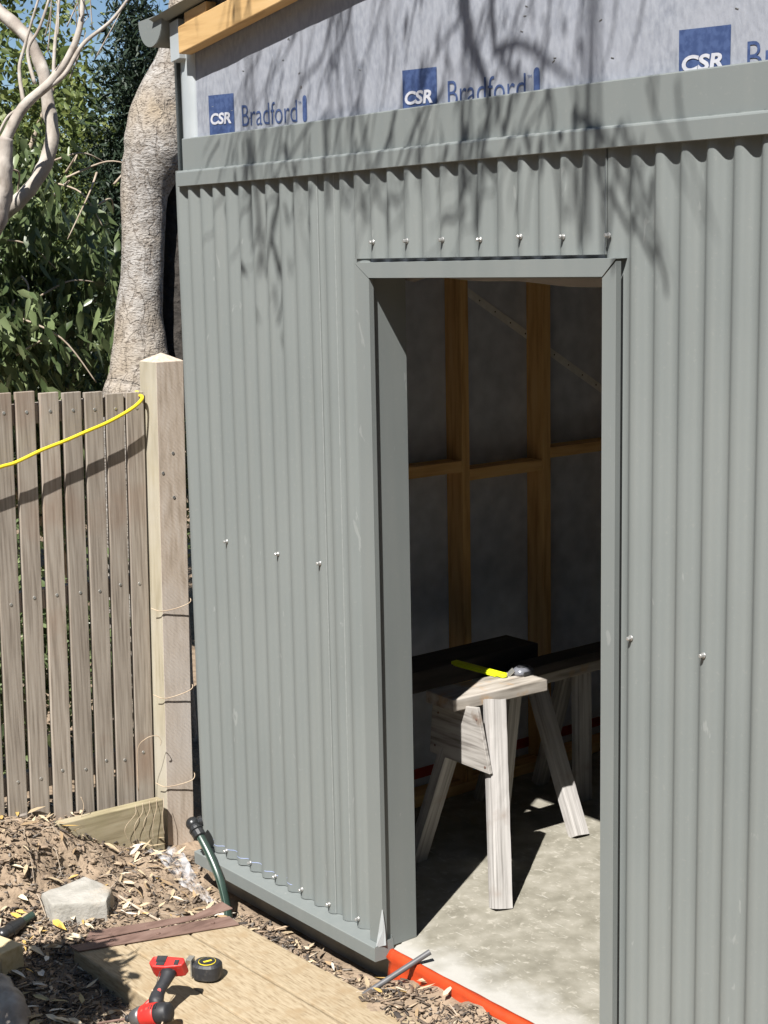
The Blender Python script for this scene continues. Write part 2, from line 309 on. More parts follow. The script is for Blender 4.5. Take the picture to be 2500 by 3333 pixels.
def gz(x, y):
    d = (GPA[:,0]-x)**2 + (GPA[:,1]-y)**2; wt = 1/(d+.004)**1.8; return float((wt*GPA[:,2]).sum()/wt.sum())
def axis_vals(lo, hi, flo, fhi, step, far):
    a = list(np.arange(flo, fhi+1e-6, step)); s = step; x = flo
    while x > lo: s *= 1.5; x -= s; a.insert(0, x)
    s = step; x = fhi
    while x < hi: s *= 1.5; x += s; a.append(x)
    return a
gx = axis_vals(-120, 120, -1.9, 1.0, .02, 1); gy = axis_vals(-120, 120, -1.3, .2, .02, 1)
g = MB(); rows = []
for y in gy:
    row = []
    for x in gx:
        z = gz(x, y)
        if -2.2 < x < 1.3 and -1.6 < y < .5:
            z += .010*vnoise((x,y,0), 9) + .007*vnoise((x,y,3), 24) + .004*vnoise((x,y,5), 50)
        if y > .03 and x > -1.12: z = min(z, -.13)
        row.append((x, y, z))
    rows.append(row)
g.sheet(rows)
kind(g.build('ground', M['soil'], smooth=True), 'structure')
# slab
s = MB(); s.prism([(-1.07,.055),(-.016,.055),(-.016,-.004),(3.2,-.004),(3.2,3.4),(-1.07,3.4)], (0,0,-.20), (1,0,0), (0,1,0), (0,0,1), .228)
kind(s.build('concrete_floor', M['concrete'], bevel=.004), 'structure')

# ------------------------------------------------------------------ the shed
PITCH = .0762
def cy(x):
    a = 2*math.pi*(x+.992)/PITCH; return -.0098*(math.cos(a) - .10*math.cos(3*a))
XL = -1.095
SL = .147
def roofz(x): return 2.955 + SL*(x+1.0)
shed = thing('shed', (0,0,0), 'grey corrugated steel shed with open doorway and printed wall wrap under its roof', 'shed')
def corr(name, x0, x1, z0, z1, dy=0, lip=0):
    xs = list(np.arange(x0, x1, PITCH/14)) + [x1]
    mb = MB(); mb.sheet([[(x, cy(x)+dy, z) for x in xs] for z in (z0, (z0+z1)/2, z1)])
    if lip: mb.sheet([[(x1, cy(x1)+dy, z), (x1+.0012, cy(x1)+dy+lip, z)] for z in (z0, z1)])
    o = mb.build(name, M['steel'], shed, smooth=True, fixn=False)
    return o
zt = 2.446
sh_l = corr('corrugated_sheet', XL, -.285, .050, zt, -.0026, .0026)
sh_m = corr('corrugated_sheet', -.300, -.045, .050, zt, 0)
sh_h = corr('corrugated_sheet', -.103, .897, 2.143, zt, -.0050, .004)
sh_r = corr('corrugated_sheet', .9135, 1.70, -.02, zt, 0)
sh_r0 = corr('corrugated_sheet', .880, .917, 2.128, zt, .0012)
sh_r2 = corr('corrugated_sheet', 1.685, 2.45, -.02, zt, -.0022)
sh_r3 = corr('corrugated_sheet', 2.435, 3.2, -.02, zt, -.0042)
# screws (sub-parts of their sheet)
sm = MB(); sm.lathe([(.0072,0),(.0072,.0015),(.0064,.0025)], (0,0,0), (0,-1,0), 12)
sm.lathe([(.0072,.0025),(.0068,.0032),(.0045,.0034)], (0,0,0), (0,-1,0), 12)
sm.lathe([(.0050,.0034),(.0050,.0125),(.0038,.0138)], (0,0,0), (0,-1,0), 6)
sme = bpy.data.meshes.new('screw'); sme.from_pydata(sm.v, [], sm.f); sme.materials.append(M['screw'])
def screw(x, z, sheet, dy=0):
    k = round((x+.992)/PITCH); x = -.992 + k*PITCH
    o = bpy.data.objects.new('screw', sme); COL.objects.link(o); o.parent = sheet; o.location = (x, cy(x)-.0004+dy, z); o.rotation_euler = (random.uniform(-.08,.08), random.uniform(0,1), random.uniform(-.08,.08))
for x in (-.028,.122,.275,.426,.582,.738,.884): screw(x, 2.189+random.uniform(-.002,.003), sh_h, -.0046)
for x in (-.854,-.547): screw(x, 1.205, sh_l, -.0026)
screw(-.323, 1.207, sh_l, -.0026)
for x in (.956,1.19): screw(x, 1.207, sh_r)
for x in (-.939,-.784,-.645,-.49,-.334): screw(x, .081+random.uniform(-.003,.003), sh_l, -.0026)
screw(-.18, .081, sh_m)
M['film'] = mat('blue_film_edge', [(.34,.42,.70),(.44,.52,.78)], noise=30, rough=.3)
for xe, sgn in ((-.103,1),(.897,-1)):
    mb = MB(); xs = [xe+sgn*.0065*k/4 for k in range(5)]; mb.sheet([[(x, cy(x)-.0056, z) for x in xs] for z in (2.146, 2.28, 2.40)]); mb.build('film_edge', M['film'], sh_h, fixn=False)
for xa, xb in ((-1.03,-.955),(-.93,-.80),(-.77,-.715),(-.68,-.60),(-.57,-.52)):
    mb = MB(); xs = np.linspace(xa, xb, 14); mb.sheet([[(x, cy(x)-.0036, z+.004*math.sin(x*40)) for x in xs] for z in (.0785,.0805)]); mb.build('chalk_line', M['film'], sh_l, fixn=False)
M['cut'] = mat('bare_cut_edge', [(.19,.207,.203),(.24,.258,.253)], noise=60, rough=.4)  # paler strips paint the light caught along the sheet laps
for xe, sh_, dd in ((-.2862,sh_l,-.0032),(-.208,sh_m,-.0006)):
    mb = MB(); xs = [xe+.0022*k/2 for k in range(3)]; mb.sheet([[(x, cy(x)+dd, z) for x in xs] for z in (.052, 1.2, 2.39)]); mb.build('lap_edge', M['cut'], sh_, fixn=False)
# cover flashing
prof = [(.008,2.5485),(-.0045,2.549),(-.0060,2.546),(-.0060,2.4450),(-.0195,2.4405),(-.0210,2.437),(-.0210,2.3940),(-.0195,2.3925),(-.0185,2.394),(-.0185,2.41)]
mb = MB(); xs = np.linspace(-1.035, 3.2, 40)
mb.sheet([[(x-(.016 if (z<2.444) else 0)*(x<-1.03), y+.0012*math.sin(x*5.1), z+.0012*math.sin(x*3.3)) for x in xs] for y, z in prof])
mb.build('cover_flashing', M['steel'], shed, fixn=False, solid=.0009)
# base flashing
prof = [(.012,.066),(.012,.046),(-.0545,.0425),(-.0560,.041),(-.0560,-.002),(-.0530,-.004),(-.050,.002)]
mb = MB(); xs = np.linspace(-1.065, -.012, 14); mb.sheet([[(x, y, z+.003*(x+1.0)) for x in xs] for y, z in prof]); mb.build('base_flashing', M['steel'], shed, fixn=False, solid=.0009)
mb = MB(); mb.sheet([[(-.012,-.0565,.048),(-.004,-.02,.062),(-.001,.008,.066)],[(-.011,-.0565,.001),(-.003,-.02,.004),(.001,.008,.006)]]); mb.build('flashing_end', M['steel'], shed, fixn=False, solid=.0009)
mb = MB(); mb.sheet([[(-.013,-.052,.046),(-.002,-.03,.05),(.004,-.0245,.052)],[(-.010,-.044,.09),(-.001,-.032,.10),(.002,-.026,.11)],[(-.002,-.034,.168),(-.001,-.0325,.168),(.0,-.032,.17)]]); mb.build('bent_tab', M['steel_zinc'], shed, fixn=False, solid=.0008)
# base flashing right of door
prof = [(.012,.016),(.012,-.004),(-.0545,-.0075),(-.0560,-.009),(-.0560,-.052),(-.0530,-.054)]
mb = MB(); xs = np.linspace(.95, 3.2, 14); mb.sheet([[(x, y, z) for x in xs] for y, z in prof]); mb.build('base_flashing', M['steel'], shed, fixn=False, solid=.0009)
# door trims
def trim(name, pts_a, pts_b, th=.0009, m='steel'):
    mb = MB(); mb.sheet([pts_a, pts_b]); return mb.build(name, M[m], shed, fixn=False, solid=th)
HB, HT = 2.0885, 2.1310
# left architrave: outer return, face, inner return, hem (mitred at the top)
zb = .048
trim('architrave', [(-.068,-.010,zb),(-.068,-.030,zb),(-.0045,-.030,zb),(-.0045,-.014,zb),(-.012,-.012,zb)], [(-.068,-.010,HT-.003),(-.068,-.030,HT-.003),(-.0045,-.030,HB-.003),(-.0045,-.014,HB-.003),(-.012,-.012,HB-.003)])
trim('architrave', [(.900,-.012,-.03),(.908,-.014,-.03),(.908,-.030,-.03),(.9525,-.030,-.03),(.9525,-.013,-.03)], [(.900,-.012,HB-.002),(.908,-.014,HB-.002),(.908,-.030,HB-.002),(.9525,-.030,HT-.004),(.9525,-.013,HT-.004)])
trim('head_flashing', [(-.071,.012,HT+.001),(-.070,-.031,HT),(-.0045,-.031,HB),(-.0045,-.016,HB)], [(.953,.012,HT+.003),(.953,-.031,HT+.002),(.908,-.031,HB+.002),(.908,-.016,HB+.002)])
# reveals
mb = MB(); mb.box((-.0200,-.008,.029), (-.0180,.116,HB-.002)); mb.build('reveal_lining', M['steel'], shed, bevel=.0006)
mb = MB(); mb.box((.9110,-.008,.029), (.9130,.116,HB-.002)); mb.build('reveal_lining', M['steel'], shed, bevel=.0006)
mb = MB(); mb.box((-.0175,-.008,HB-.0015), (.9105,.116,HB+.0005)); mb.build('head_lining', M['steel'], shed)
# sagging scrap of wrap behind the head
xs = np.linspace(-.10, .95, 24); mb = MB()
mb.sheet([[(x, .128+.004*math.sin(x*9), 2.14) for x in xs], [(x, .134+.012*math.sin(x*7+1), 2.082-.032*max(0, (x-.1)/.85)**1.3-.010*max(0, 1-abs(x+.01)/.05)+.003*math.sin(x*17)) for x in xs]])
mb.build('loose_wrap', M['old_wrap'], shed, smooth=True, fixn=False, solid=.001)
# front wall wrap (around the doorway)
mb = MB()
def quad(p): mb.add(p, [(0,1,2,3)])
wy = .0135
quad([(-1.03,wy,.03),(-.0205,wy,.03),(-.0205,wy,2.12),(-1.03,wy,2.12)])
quad([(.9135,wy,.03),(3.2,wy,.03),(3.2,wy,2.12),(.9135,wy,2.12)])
def wrinkle(x, z): return wy - .0055*(.5+.5*vnoise((x*2.2,0,z*1.2), 1.7, 4)) - .0018*vnoise((x*1.5,0,z*.8), 7, 2) - .0008*vnoise((x*2,0,z*.7), 16, 5)
xs = np.linspace(-1.03, 3.2, 300)
gr = []
for j in range(40):
    t = j/39
    gr.append([(x, wrinkle(x, 2.12+t*(roofz(x)-2.12-.01)) if 0 < j < 39 else wy, 2.12+t*(roofz(x)-2.12-.01)) for x in xs])
mb.sheet(gr)
wrap = mb.build('wall_wrap', M['wrap'], shed, smooth=True, fixn=False)
for k in range(26):
    x = random.uniform(-.9,1.6); z = random.uniform(2.57,2.57+.9*(roofz(x)-.12-2.57)); q = MB(); a_ = random.uniform(-.5,.5); q.bar((x-.005*math.cos(a_), wrinkle(x,z)-.0012, z-.005*math.sin(a_)), (x+.005*math.cos(a_), wrinkle(x,z)-.0012, z+.005*math.sin(a_)), (0,0,1), .0007, .0006); q.build('staple', M['screw'], wrap)
# printing on the wrap
def text_mesh(body, bold=0, shear=0):
    cu = bpy.data.curves.new('t', 'FONT'); cu.body = body; cu.offset = bold; cu.shear = shear; cu.resolution_u = 4; cu.size = 1
    ob = bpy.data.objects.new('t', cu); COL.objects.link(ob); bpy.context.view_layer.update()
    me = bpy.data.meshes.new_from_object(ob.evaluated_get(bpy.context.evaluated_depsgraph_get()))
    bpy.data.objects.remove(ob); return me
def put_text(name, body, x0, x1, z0, z1, m, dy, bold=0, shear=0, ztop=None, slope=0):
    me = text_mesh(body, bold, shear); co = np.array([v.co[:] for v in me.vertices])
    a = co.min(0); b = co.max(0)
    for v in me.vertices:
        u = (v.co.x-a[0])/(b[0]-a[0]); q = (v.co.y-a[1])/(b[1]-a[1]); x = x0+u*(x1-x0)
        zz = z0+q*(z1-z0)+slope*(x-x0); v.co = (x, wrinkle(x, zz)-dy, zz)
    me.name = name; return link(name, me, M[m], wrap)
yp = .0016
for lx, lz, sl in ((-.882,0,0.0),(.113,-.022,0.0),(1.106,-.035,0.0)):
    mb = MB(); nseg = 8
    mb.sheet([[(lx+.146*i/nseg, wrinkle(lx+.146*i/nseg, z+lz)-yp*.9, z+lz-.005*i/nseg) for i in range(nseg+1)] for z in np.linspace(2.530,2.676,9)])
    mb.build('logo_square', M['ink'], wrap, fixn=False)
    put_text('logo_letters', 'CSR', lx+.010, lx+.130, 2.582+lz, 2.6185+lz, 'ink_white', yp*1.9, .035, .12, slope=-.03)
    put_text('logo_lettering', 'Bradford', lx+.192, lx+.492, 2.564+lz, 2.630+lz, 'ink', yp, -.006, slope=-.03)
    put_text('trademark_lettering', 'TM', lx+.498, lx+.514, 2.606+lz, 2.614+lz, 'ink', yp)
    pb = [(.521,.0),(.543,.0)]; r = .011
    poly = [(lx+.521, 2.552+lz+r), (lx+.521, 2.630+lz-r)]
    for k in range(7): a = math.pi-math.pi*k/6; poly.append((lx+.532+r*math.cos(a), 2.630+lz-r+r*math.sin(a)))
    for k in range(7): a = -math.pi*k/6; poly.append((lx+.532+r*math.cos(a), 2.552+lz+r+r*math.sin(a)))
    mb = MB(); mb.add([(x, wrinkle(x, z)-yp, z) for x, z in poly[1:]], [tuple(range(len(poly)-1))]); mb.build('logo_bar', M['ink'], wrap, fixn=False)
# corner strip beside the wrap
mb = MB(); mb.sheet([[(-1.10,.10,z) for z in (2.44,2.87)],[(-1.04,.004,z) for z in (2.44,2.87)],[(-1.02,-.004,z) for z in (2.44,2.87)],[(-.985,-.0045,z) for z in (2.44,2.87)],[(-.962,.0,z) for z in (2.44,2.87)],[(-.958,.0115,z) for z in (2.44,2.86)]])
mb.build('corner_strip', M['steel_zinc'], shed, smooth=True, fixn=False)
# barge timber, packer, roof, gutter
def beam(name, x0, x1, y0, y1, dz0, dz1, m, bev=.003):
    mb = MB(); c = []
    for dz in (dz0, dz1):
        for x, y in ((x0,y0),(x1,y0),(x1,y1),(x0,y1)): c.append((x, y, 2.818+SL*(x+.93)+dz))
    mb.hexa(c); return mb.build(name, m, shed, bevel=bev)
beam('barge_timber', -.965, 3.3, -.047, .002, 0, .086, M['pine'])
beam('packer', -.935, -.80, -.040, .0, .087, .122, M['pine'])
beam('packer', -.2, 3.3, -.036, .0, .087, .122, M['pine'])
beam('fascia_end', -1.045, -.99, -.030, .06, -.005, .12, M['steel_zinc'], .001)
mb = MB(); pts = []
ys = np.arange(-.075, 3.5, PITCH/8)
mb.sheet([[(x, y, 2.818+SL*(x+.93)+.135+.008*math.cos(2*math.pi*y/PITCH)) for y in ys] for x in (-1.10, 1, 3.35)])
mb.build('roof_sheet', M['steel'], shed, smooth=True, fixn=False)
mb = MB(); gut = []
for k in range(15):
    a = math.pi + math.pi*k/14; gut.append((-1.122+.076*math.cos(a), 2.938+.086*math.sin(a)))
gut = [(gut[0][0], gut[0][1]+.004)] + gut + [(gut[-1][0], gut[-1][1]+.012)]
mb.sheet([[(x, y, z) for x, z in gut] for y in (-.055, 1.5, 3.4)])
gu = mb.build('gutter', M['steel'], shed, smooth=True, fixn=False)
mb = MB(); mb.prism(gut, (0,-.058,0), (1,0,0), (0,0,1), (0,1,0), .0025); mb.build('gutter_end', M['steel'], gu)
# end walls, back wall (close the room)
mb = MB(); mb.box((-1.060,.02,.029), (-.9895,3.36,2.90)); side_wrap = mb.build('side_wrap', M['wrap_in'], shed)
ys = np.arange(.0, 3.4, PITCH/10); mb = MB(); mb.sheet([[(-1.083+.0085*math.cos(2*math.pi*y/PITCH), y, z) for y in ys] for z in (.0, 1.4, 2.86)])
mb.build('corrugated_sheet', M['steel'], shed, smooth=True, fixn=False)
mb = MB(); mb.hexa([(-1.045,3.30,0),(3.19,3.30,0),(3.19,3.36,0),(-1.045,3.36,0),(-1.045,3.30,2.90),(3.19,3.30,3.52),(3.19,3.36,3.52),(-1.045,3.36,2.90)]); mb.build('back_wall', M['foil'], shed)
mb = MB(); mb.box((3.12,.03,0), (3.18,3.29,3.5)); mb.build('end_wall', M['foil'], shed)
mb = MB(); mb.sheet([[(x, y, 2.818+SL*(x+.93)+.060) for y in np.linspace(.02,3.29,12)] for x in np.linspace(-.985,3.11,12)]); mb.build('roof_lining', M['foil'], shed, fixn=False)  # unseen lining added below the roof to bounce light into the room
# framing inside the far end wall
for y0, y1 in ((.67,.715),(1.105,1.143),(1.537,1.581),(1.99,2.035),(2.45,2.495)):
    mb = MB(); mb.box((-.9885,y0,.073), (-.895,y1,2.86)); mb.build('stud', M['pine_v'], shed, bevel=.002)
for y0, y1, z0, z1 in ((.717,1.103,1.321,1.365),(1.145,1.535,1.284,1.328),(1.583,1.988,1.330,1.372),(2.037,2.448,1.290,1.334)):
    mb = MB(); mb.box((-.9885,y0,z0), (-.896,y1,z1)); mb.build('nogging', M['pine_y'], shed, bevel=.002)
mb = MB(); mb.box((-.9885,.04,.029), (-.896,3.28,.072)); mb.build('bottom_plate', M['pine_y'], shed, bevel=.002)
mb = MB(); mb.box((-.9890,.04,.105), (-.9850,3.28,.145)); mb.build('damp_course', M['red_in'], shed)
mb = MB(); mb.bar((-.9870,1.08,2.086), (-.9870,2.55,1.247), (0,0,1), .015, .0012); brace = mb.build('strap_brace', M['galv'], shed)
bh = MB()
for k in range(18):
    t = (k+.5)/18; p = Vector((-.9856,1.08,2.086)).lerp(Vector((-.9856,2.55,1.247)), t); bh.lathe([(.0035,0),(.0035,.0006)], p, (1,0,0), 8)
kind(bh.build('brace_holes', M['washer'], brace), 'stuff')  # black discs paint the shade inside the strap's holes

# orange membrane turned down over the slab edge
om = thing('slab_membrane', (.3,.0,-.04), 'orange plastic sheet folded down over the concrete slab edge at the doorway', 'membrane')
xs = np.linspace(-.004, 1.05, 60); mb = MB()
def fold(x, a): return .012*math.sin(x*9+a)+.006*math.sin(x*23+a*2)+.004*math.sin(x*61+a*5)
mb.sheet([[(x, .004+.15*fold(x,3), .0315) for x in xs], [(x, -.010+.3*fold(x,1), .029) for x in xs], [(x, -.020+.5*fold(x,0), .010-.006*math.sin(x*11)) for x in xs], [(x, -.010+.3*fold(x,2), -.008-.004*math.sin(x*7)) for x in xs], [(x, -.024+.9*fold(x,.5), -.034) for x in xs], [(x, -.036+1.0*fold(x,1.5), -.085) for x in xs]])
mb.build('upper_fold', M['orange'], om, smooth=True, fixn=False, solid=.0006)

# ------------------------------------------------------------------ sawhorses and what lies on them
def rough_bar(mb, a, b, u, hw, hh, seg=16, amp=.0016):
    a = Vector(a); b = Vector(b); d = (b-a).normalized(); u = Vector(u); u = (u-d*u.dot(d)).normalized(); q = d.cross(u); o = len(mb.v); sd = random.random()*50
    ring = ((-1,-1),(-.3,-1),(.4,-1),(1,-1),(1,.2),(1,1),(.2,1),(-.5,1),(-1,1),(-1,-.1)); n = len(ring)
    for k in range(seg+1):
        p = a.lerp(b, k/seg)
        for i, j in ring:
            P = p + u*hw*i + q*hh*j; c = .0018*(abs(i) == 1 and abs(j) == 1)
            P -= (u*i+q*j)*c; P += (u*vnoise(P, 30, sd)+q*vnoise(P, 30, sd+3))*amp + d*(.003*vnoise(P, 45, sd) if k in (0, seg) else 0)
            mb.v.append(tuple(P))
    for k in range(seg):
        for i in range(n): mb.f.append((o+k*n+i, o+k*n+(i+1)%n, o+(k+1)*n+(i+1)%n, o+(k+1)*n+i))
    mb.f.append(tuple(o+i for i in reversed(range(n)))); mb.f.append(tuple(o+seg*n+i for i in range(n)))
def leg(par, a, b, u, hw, hh, m='grey_wood'):
    a = Vector(a); b = Vector(b); d = (b-a).normalized(); u = Vector(u); u = (u-d*u.dot(d)).normalized(); q = d.cross(u)
    mb = MB(); rough_bar(mb, (0,0,0), (0,0,(b-a).length), (1,0,0), hw, hh); o = mb.build('leg', M[m])
    o.parent = par; ROOT[o.name] = ROOT[par.name]
    o.matrix_local = Matrix.Translation(a-ROOT[par.name]) @ Matrix(((u.x,q.x,d.x),(u.y,q.y,d.y),(u.z,q.z,d.z))).to_4x4()
    return o
h1 = thing('sawhorse', (-.3,.7,0), 'weathered grey timber sawhorse with plywood gusset, standing in the sunlit doorway', 'sawhorse', 'sawhorses inside the shed')
mb = MB(); mb.hexa([(-.415,.505,.622),(-.262,.498,.622),(-.232,.905,.622),(-.39,.915,.622),(-.415,.505,.665),(-.262,.498,.665),(-.232,.905,.665),(-.39,.915,.665)]); mb.build('top', M['grey_top'], h1, bevel=.004)
leg(h1, (-.225,.648,.645), (-.050,.508,.001), (.25,1,0), .034, .024)
leg(h1, (-.318,.59,.621), (-.548,.560,.001), (0,1,0), .034, .022)
leg(h1, (-.319,.736,.621), (-.349,.771,.001), (0,1,0), .030, .022)
leg(h1, (-.36,.86,.621), (-.52,.93,.001), (0,1,0), .030, .022)
mb = MB(); mb.prism([(-.449,.430),(-.143,.426),(-.203,.640),(-.43,.610)], (0,.548,0), (1,0,0), (0,0,1), (0,1,0), .014)
gu1 = mb.build('gusset', M['grey_ply'], h1, bevel=.0015)
for x, z in ((-.205,.60),(-.165,.445),(-.42,.46),(-.40,.58)):
    q = MB(); q.lathe([(.0045,0),(.004,.002)], (x,.548,z), (0,-1,0), 8); q.build('nail_head', M['rust'], gu1)
h2 = thing('sawhorse', (-.62,1.25,0), 'dim grey sawhorse standing further back in the shade', 'sawhorse', 'sawhorses inside the shed')
mb = MB(); mb.box((-.705,.98,.520), (-.555,1.62,.562)); mb.build('top', M['grey_top'], h2, bevel=.004)
leg(h2, (-.628,1.228,.519), (-.326,1.158,.001), (0,1,0), .034, .024)
leg(h2, (-.600,1.45,.519), (-.588,1.445,.001), (0,1,0), .034, .024)
leg(h2, (-.68,1.18,.519), (-.86,1.16,.001), (0,1,0), .030, .024)
leg(h2, (-.68,1.46,.519), (-.84,1.46,.001), (0,1,0), .030, .024)
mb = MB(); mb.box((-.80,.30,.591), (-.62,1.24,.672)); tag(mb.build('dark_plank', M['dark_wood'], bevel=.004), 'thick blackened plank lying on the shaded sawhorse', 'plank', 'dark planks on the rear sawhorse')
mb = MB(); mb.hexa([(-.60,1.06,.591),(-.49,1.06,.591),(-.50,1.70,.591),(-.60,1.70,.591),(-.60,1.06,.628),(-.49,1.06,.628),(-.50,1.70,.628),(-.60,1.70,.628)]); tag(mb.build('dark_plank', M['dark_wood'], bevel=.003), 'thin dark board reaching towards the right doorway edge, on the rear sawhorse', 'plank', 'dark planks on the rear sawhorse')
h1.location += Vector((.049,-.046,.0275)); h2.location += Vector((.052,-.050,.0275))
# fluorescent folding tool
yt = thing('yellow_tool', (-.47,.80,.667), 'fluorescent yellow flat plastic tool lying across the sunlit sawhorse top', 'tool')
mb = MB(); mb.bar((-.600,.795,.6735), (-.352,.806,.6735), (0,1,0), .015, .0065); mb.build('handle', M['hivis'], yt, bevel=.004)
mb = MB(); mb.lathe([(.0152,-.006),(.0152,.006)], (-.352,.806,.6735), (0,0,1), 16); mb.build('rounded_end', M['hivis'], yt, bevel=.002)
mb = MB(); mb.bar((-.58,.780,.671), (-.37,.789,.671), (0,1,0), .005, .004); mb.build('edge_rail', M['hivis'], yt, bevel=.001)
# silver tape
gt = thing('grey_tape_measure', (-.335,.885,.666), 'small silver grey tape measure with ribbed sides on the sawhorse top', 'tape measure')
def dshape(rx, ry, sq=2.6, n=24): return [(rx*math.copysign(abs(math.cos(a))**(2/sq), math.cos(a)), ry*math.copysign(abs(math.sin(a))**(2/sq), math.sin(a))) for a in [2*math.pi*k/n for k in range(n)]]
def loft(mb, layers, org, n=24):
    o = len(mb.v)
    for rx, ry, h, sx, sy in layers:
        for x, y in dshape(rx, ry): mb.v.append((org[0]+x+sx, org[1]+y+sy, org[2]+h))
    for i in range(len(layers)-1):
        for k in range(n): mb.f.append((o+i*n+k, o+i*n+(k+1)%n, o+(i+1)*n+(k+1)%n, o+(i+1)*n+k))
    mb.f.append(tuple(o+k for k in reversed(range(n)))); mb.f.append(tuple(o+(len(layers)-1)*n+k for k in range(n)))
mb = MB(); loft(mb, [(.026,.036,0,0,0),(.030,.040,.006,0,0),(.031,.041,.012,0,0),(.027,.036,.020,0,0),(.018,.026,.027,0,.0)], (-.335,.885,.666)); mb.build('case', M['greyplastic'], gt, smooth=True)
mb = MB()
for k in range(9): mb.box((-.305+.0,.860+k*.006,.669), (-.3015,.863+k*.006,.682))
mb.build('ribs', M['blackrubber'], gt)
mb = MB(); loft(mb, [(.017,.024,.0268,0,0),(.013,.018,.031,0,0)], (-.335,.885,.666)); mb.build('cap', M['blackrubber'], gt, smooth=True)
mb = MB(); mb.bar((-.340,.845,.688), (-.352,.832,.670), (1,0,0), .010, .0015); mb.build('hook', M['chrome'], gt)

for q_ in (yt, gt): q_.location += Vector((.049,-.046,.0275))
# ------------------------------------------------------------------ the fence
NF = Vector((1,0,0)); TF = Vector((0,1,0)); PF = Vector((-1.398,.019,0))
def fpt(t, z, off=0): return PF + TF*(t + .022*z) + NF*off + Vector((0,0,z))
fence = thing('picket_fence', tuple(fpt(-.3,.1,-.05)), 'weathered brown timber picket fence with a tall capped corner post beside the shed', 'fence')
offs = [-.770,-.682,-.594,-.506,-.414,-.325,-.239,-.154,-.071]
for i, t0 in enumerate(offs):
    wdt = .0715; top = 1.672 - .072*(t0+.073)+random.uniform(-.004,.004); bot = .02
    mb = MB(); c = []
    for z in (bot, top):
        for t, o in ((t0,-.099),(t0+wdt,-.099),(t0+wdt,-.080),(t0,-.080)): c.append(fpt(t, z, o))
    mb.hexa([c[3],c[2],c[1],c[0],c[7],c[6],c[5],c[4]])
    pk = mb.build('picket', M['picket'], fence, bevel=.002)
    for zz in (1.645-.03*i/8, .957+random.uniform(-.015,.015), .30+random.uniform(-.01,.012)):
        q = MB(); q.lathe([(.0062,0),(.0055,.0016),(.003,.0018)], fpt(t0+wdt*.5+random.uniform(-.006,.006), zz, -.080), NF, 10); q.build('screw', M['chrome'], pk)
for z in (1.625,.955,.29):
    mb = MB(); c = []
    for zz in (z-.036, z+.036):
        for t, o in ((-1.2,-.138),(.004,-.138),(.004,-.0995),(-1.2,-.0995)): c.append(fpt(t, zz, o))
    mb.hexa(c); mb.build('rail', M['picket'], fence, bevel=.002)
# post with pyramid cap, leaning a little
def ppt(t, z, off): return PF + TF*(t+.022*z) + NF*off + Vector((0,0,z))
W0, W1, D0, D1 = .010, .126, -.122, 0.0
mb = MB(); base = [ppt(t, -.25, o) for t, o in ((W0,D0),(W1,D0),(W1,D1),(W0,D1))]; nseg = 12; rows = []
for k in range(nseg+1):
    z = -.25 + (1.783+.25)*k/nseg
    rows.append([ppt(t, z, o) for t, o in ((W0,D0),(W1,D0),(W1+.0015*vnoise((k,1,0),1.3),D1+.002*vnoise((k,0,0),1.7)),(W0,D1))])
o = 0
for r in rows: mb.v += [tuple(p) for p in r]
for k in range(nseg):
    for i in range(4): mb.f.append((k*4+i, k*4+(i+1)%4, (k+1)*4+(i+1)%4, (k+1)*4+i))
mb.f.append((3,2,1,0)); ap = ppt((W0+W1)/2, 1.813, (D0+D1)/2); mb.v.append(tuple(ap)); n4 = nseg*4
for i in range(4): mb.f.append((n4+i, n4+(i+1)%4, (nseg+1)*4))
post = mb.build('post', M['post'], fence, bevel=.002)
post.data.materials.append(M['pale_pine'])
for p_ in post.data.polygons:
    c_ = p_.normal; 
    if c_.dot(-TF) > .9: p_.material_index = 1
for z, t in ((1.445,.072),(1.375,.028),(1.28,.072)):
    q = MB(); q.lathe([(.0065,0),(.006,.0016)], ppt(t, z, .0), NF, 10); q.build('screw', M['chrome'], post)
# twine loops round the post
def twine(zs, lab, grp='twine loops round the fence post'):
    pts = [ppt(W0-.03, zs[0], D1-.03), ppt(W0-.018, zs[1], D1+.004), ppt(W0+.006, zs[2], D1+.006), ppt((W0+W1)/2, zs[3], D1+.012), ppt(W1-.01, zs[4], D1+.018), ppt(W1+.012, zs[5], D1-.01), ppt(W1+.02, zs[5]+.004, D1-.08)]
    mb = MB(); mb.tube(smooth(pts, 5), .0016, 6); tag(mb.build('twine', M['twine'], smooth=True), lab, 'twine', grp)
def smooth(pts, n):
    P = [Vector(p) for p in pts]; out = []
    for i in range(len(P)-1):
        a = P[max(i-1,0)]; b = P[i]; c = P[i+1]; d = P[min(i+2,len(P)-1)]
        for k in range(n):
            t = k/n; out.append(.5*((2*b)+(c-a)*t+(2*a-5*b+4*c-d)*t*t+(-a+3*b-3*c+d)*t**3))
    out.append(P[-1]); return out
twine((.868,.862,.858,.862,.875,.885), 'uppermost thin tie looped round the fence post')
twine((.535,.528,.522,.527,.540,.55), 'middle dry twine tie slung round the fence post')
twine((.190,.182,.176,.176,.185,.20), 'lowest dry twine tie round the fence post, just above the black pipe')
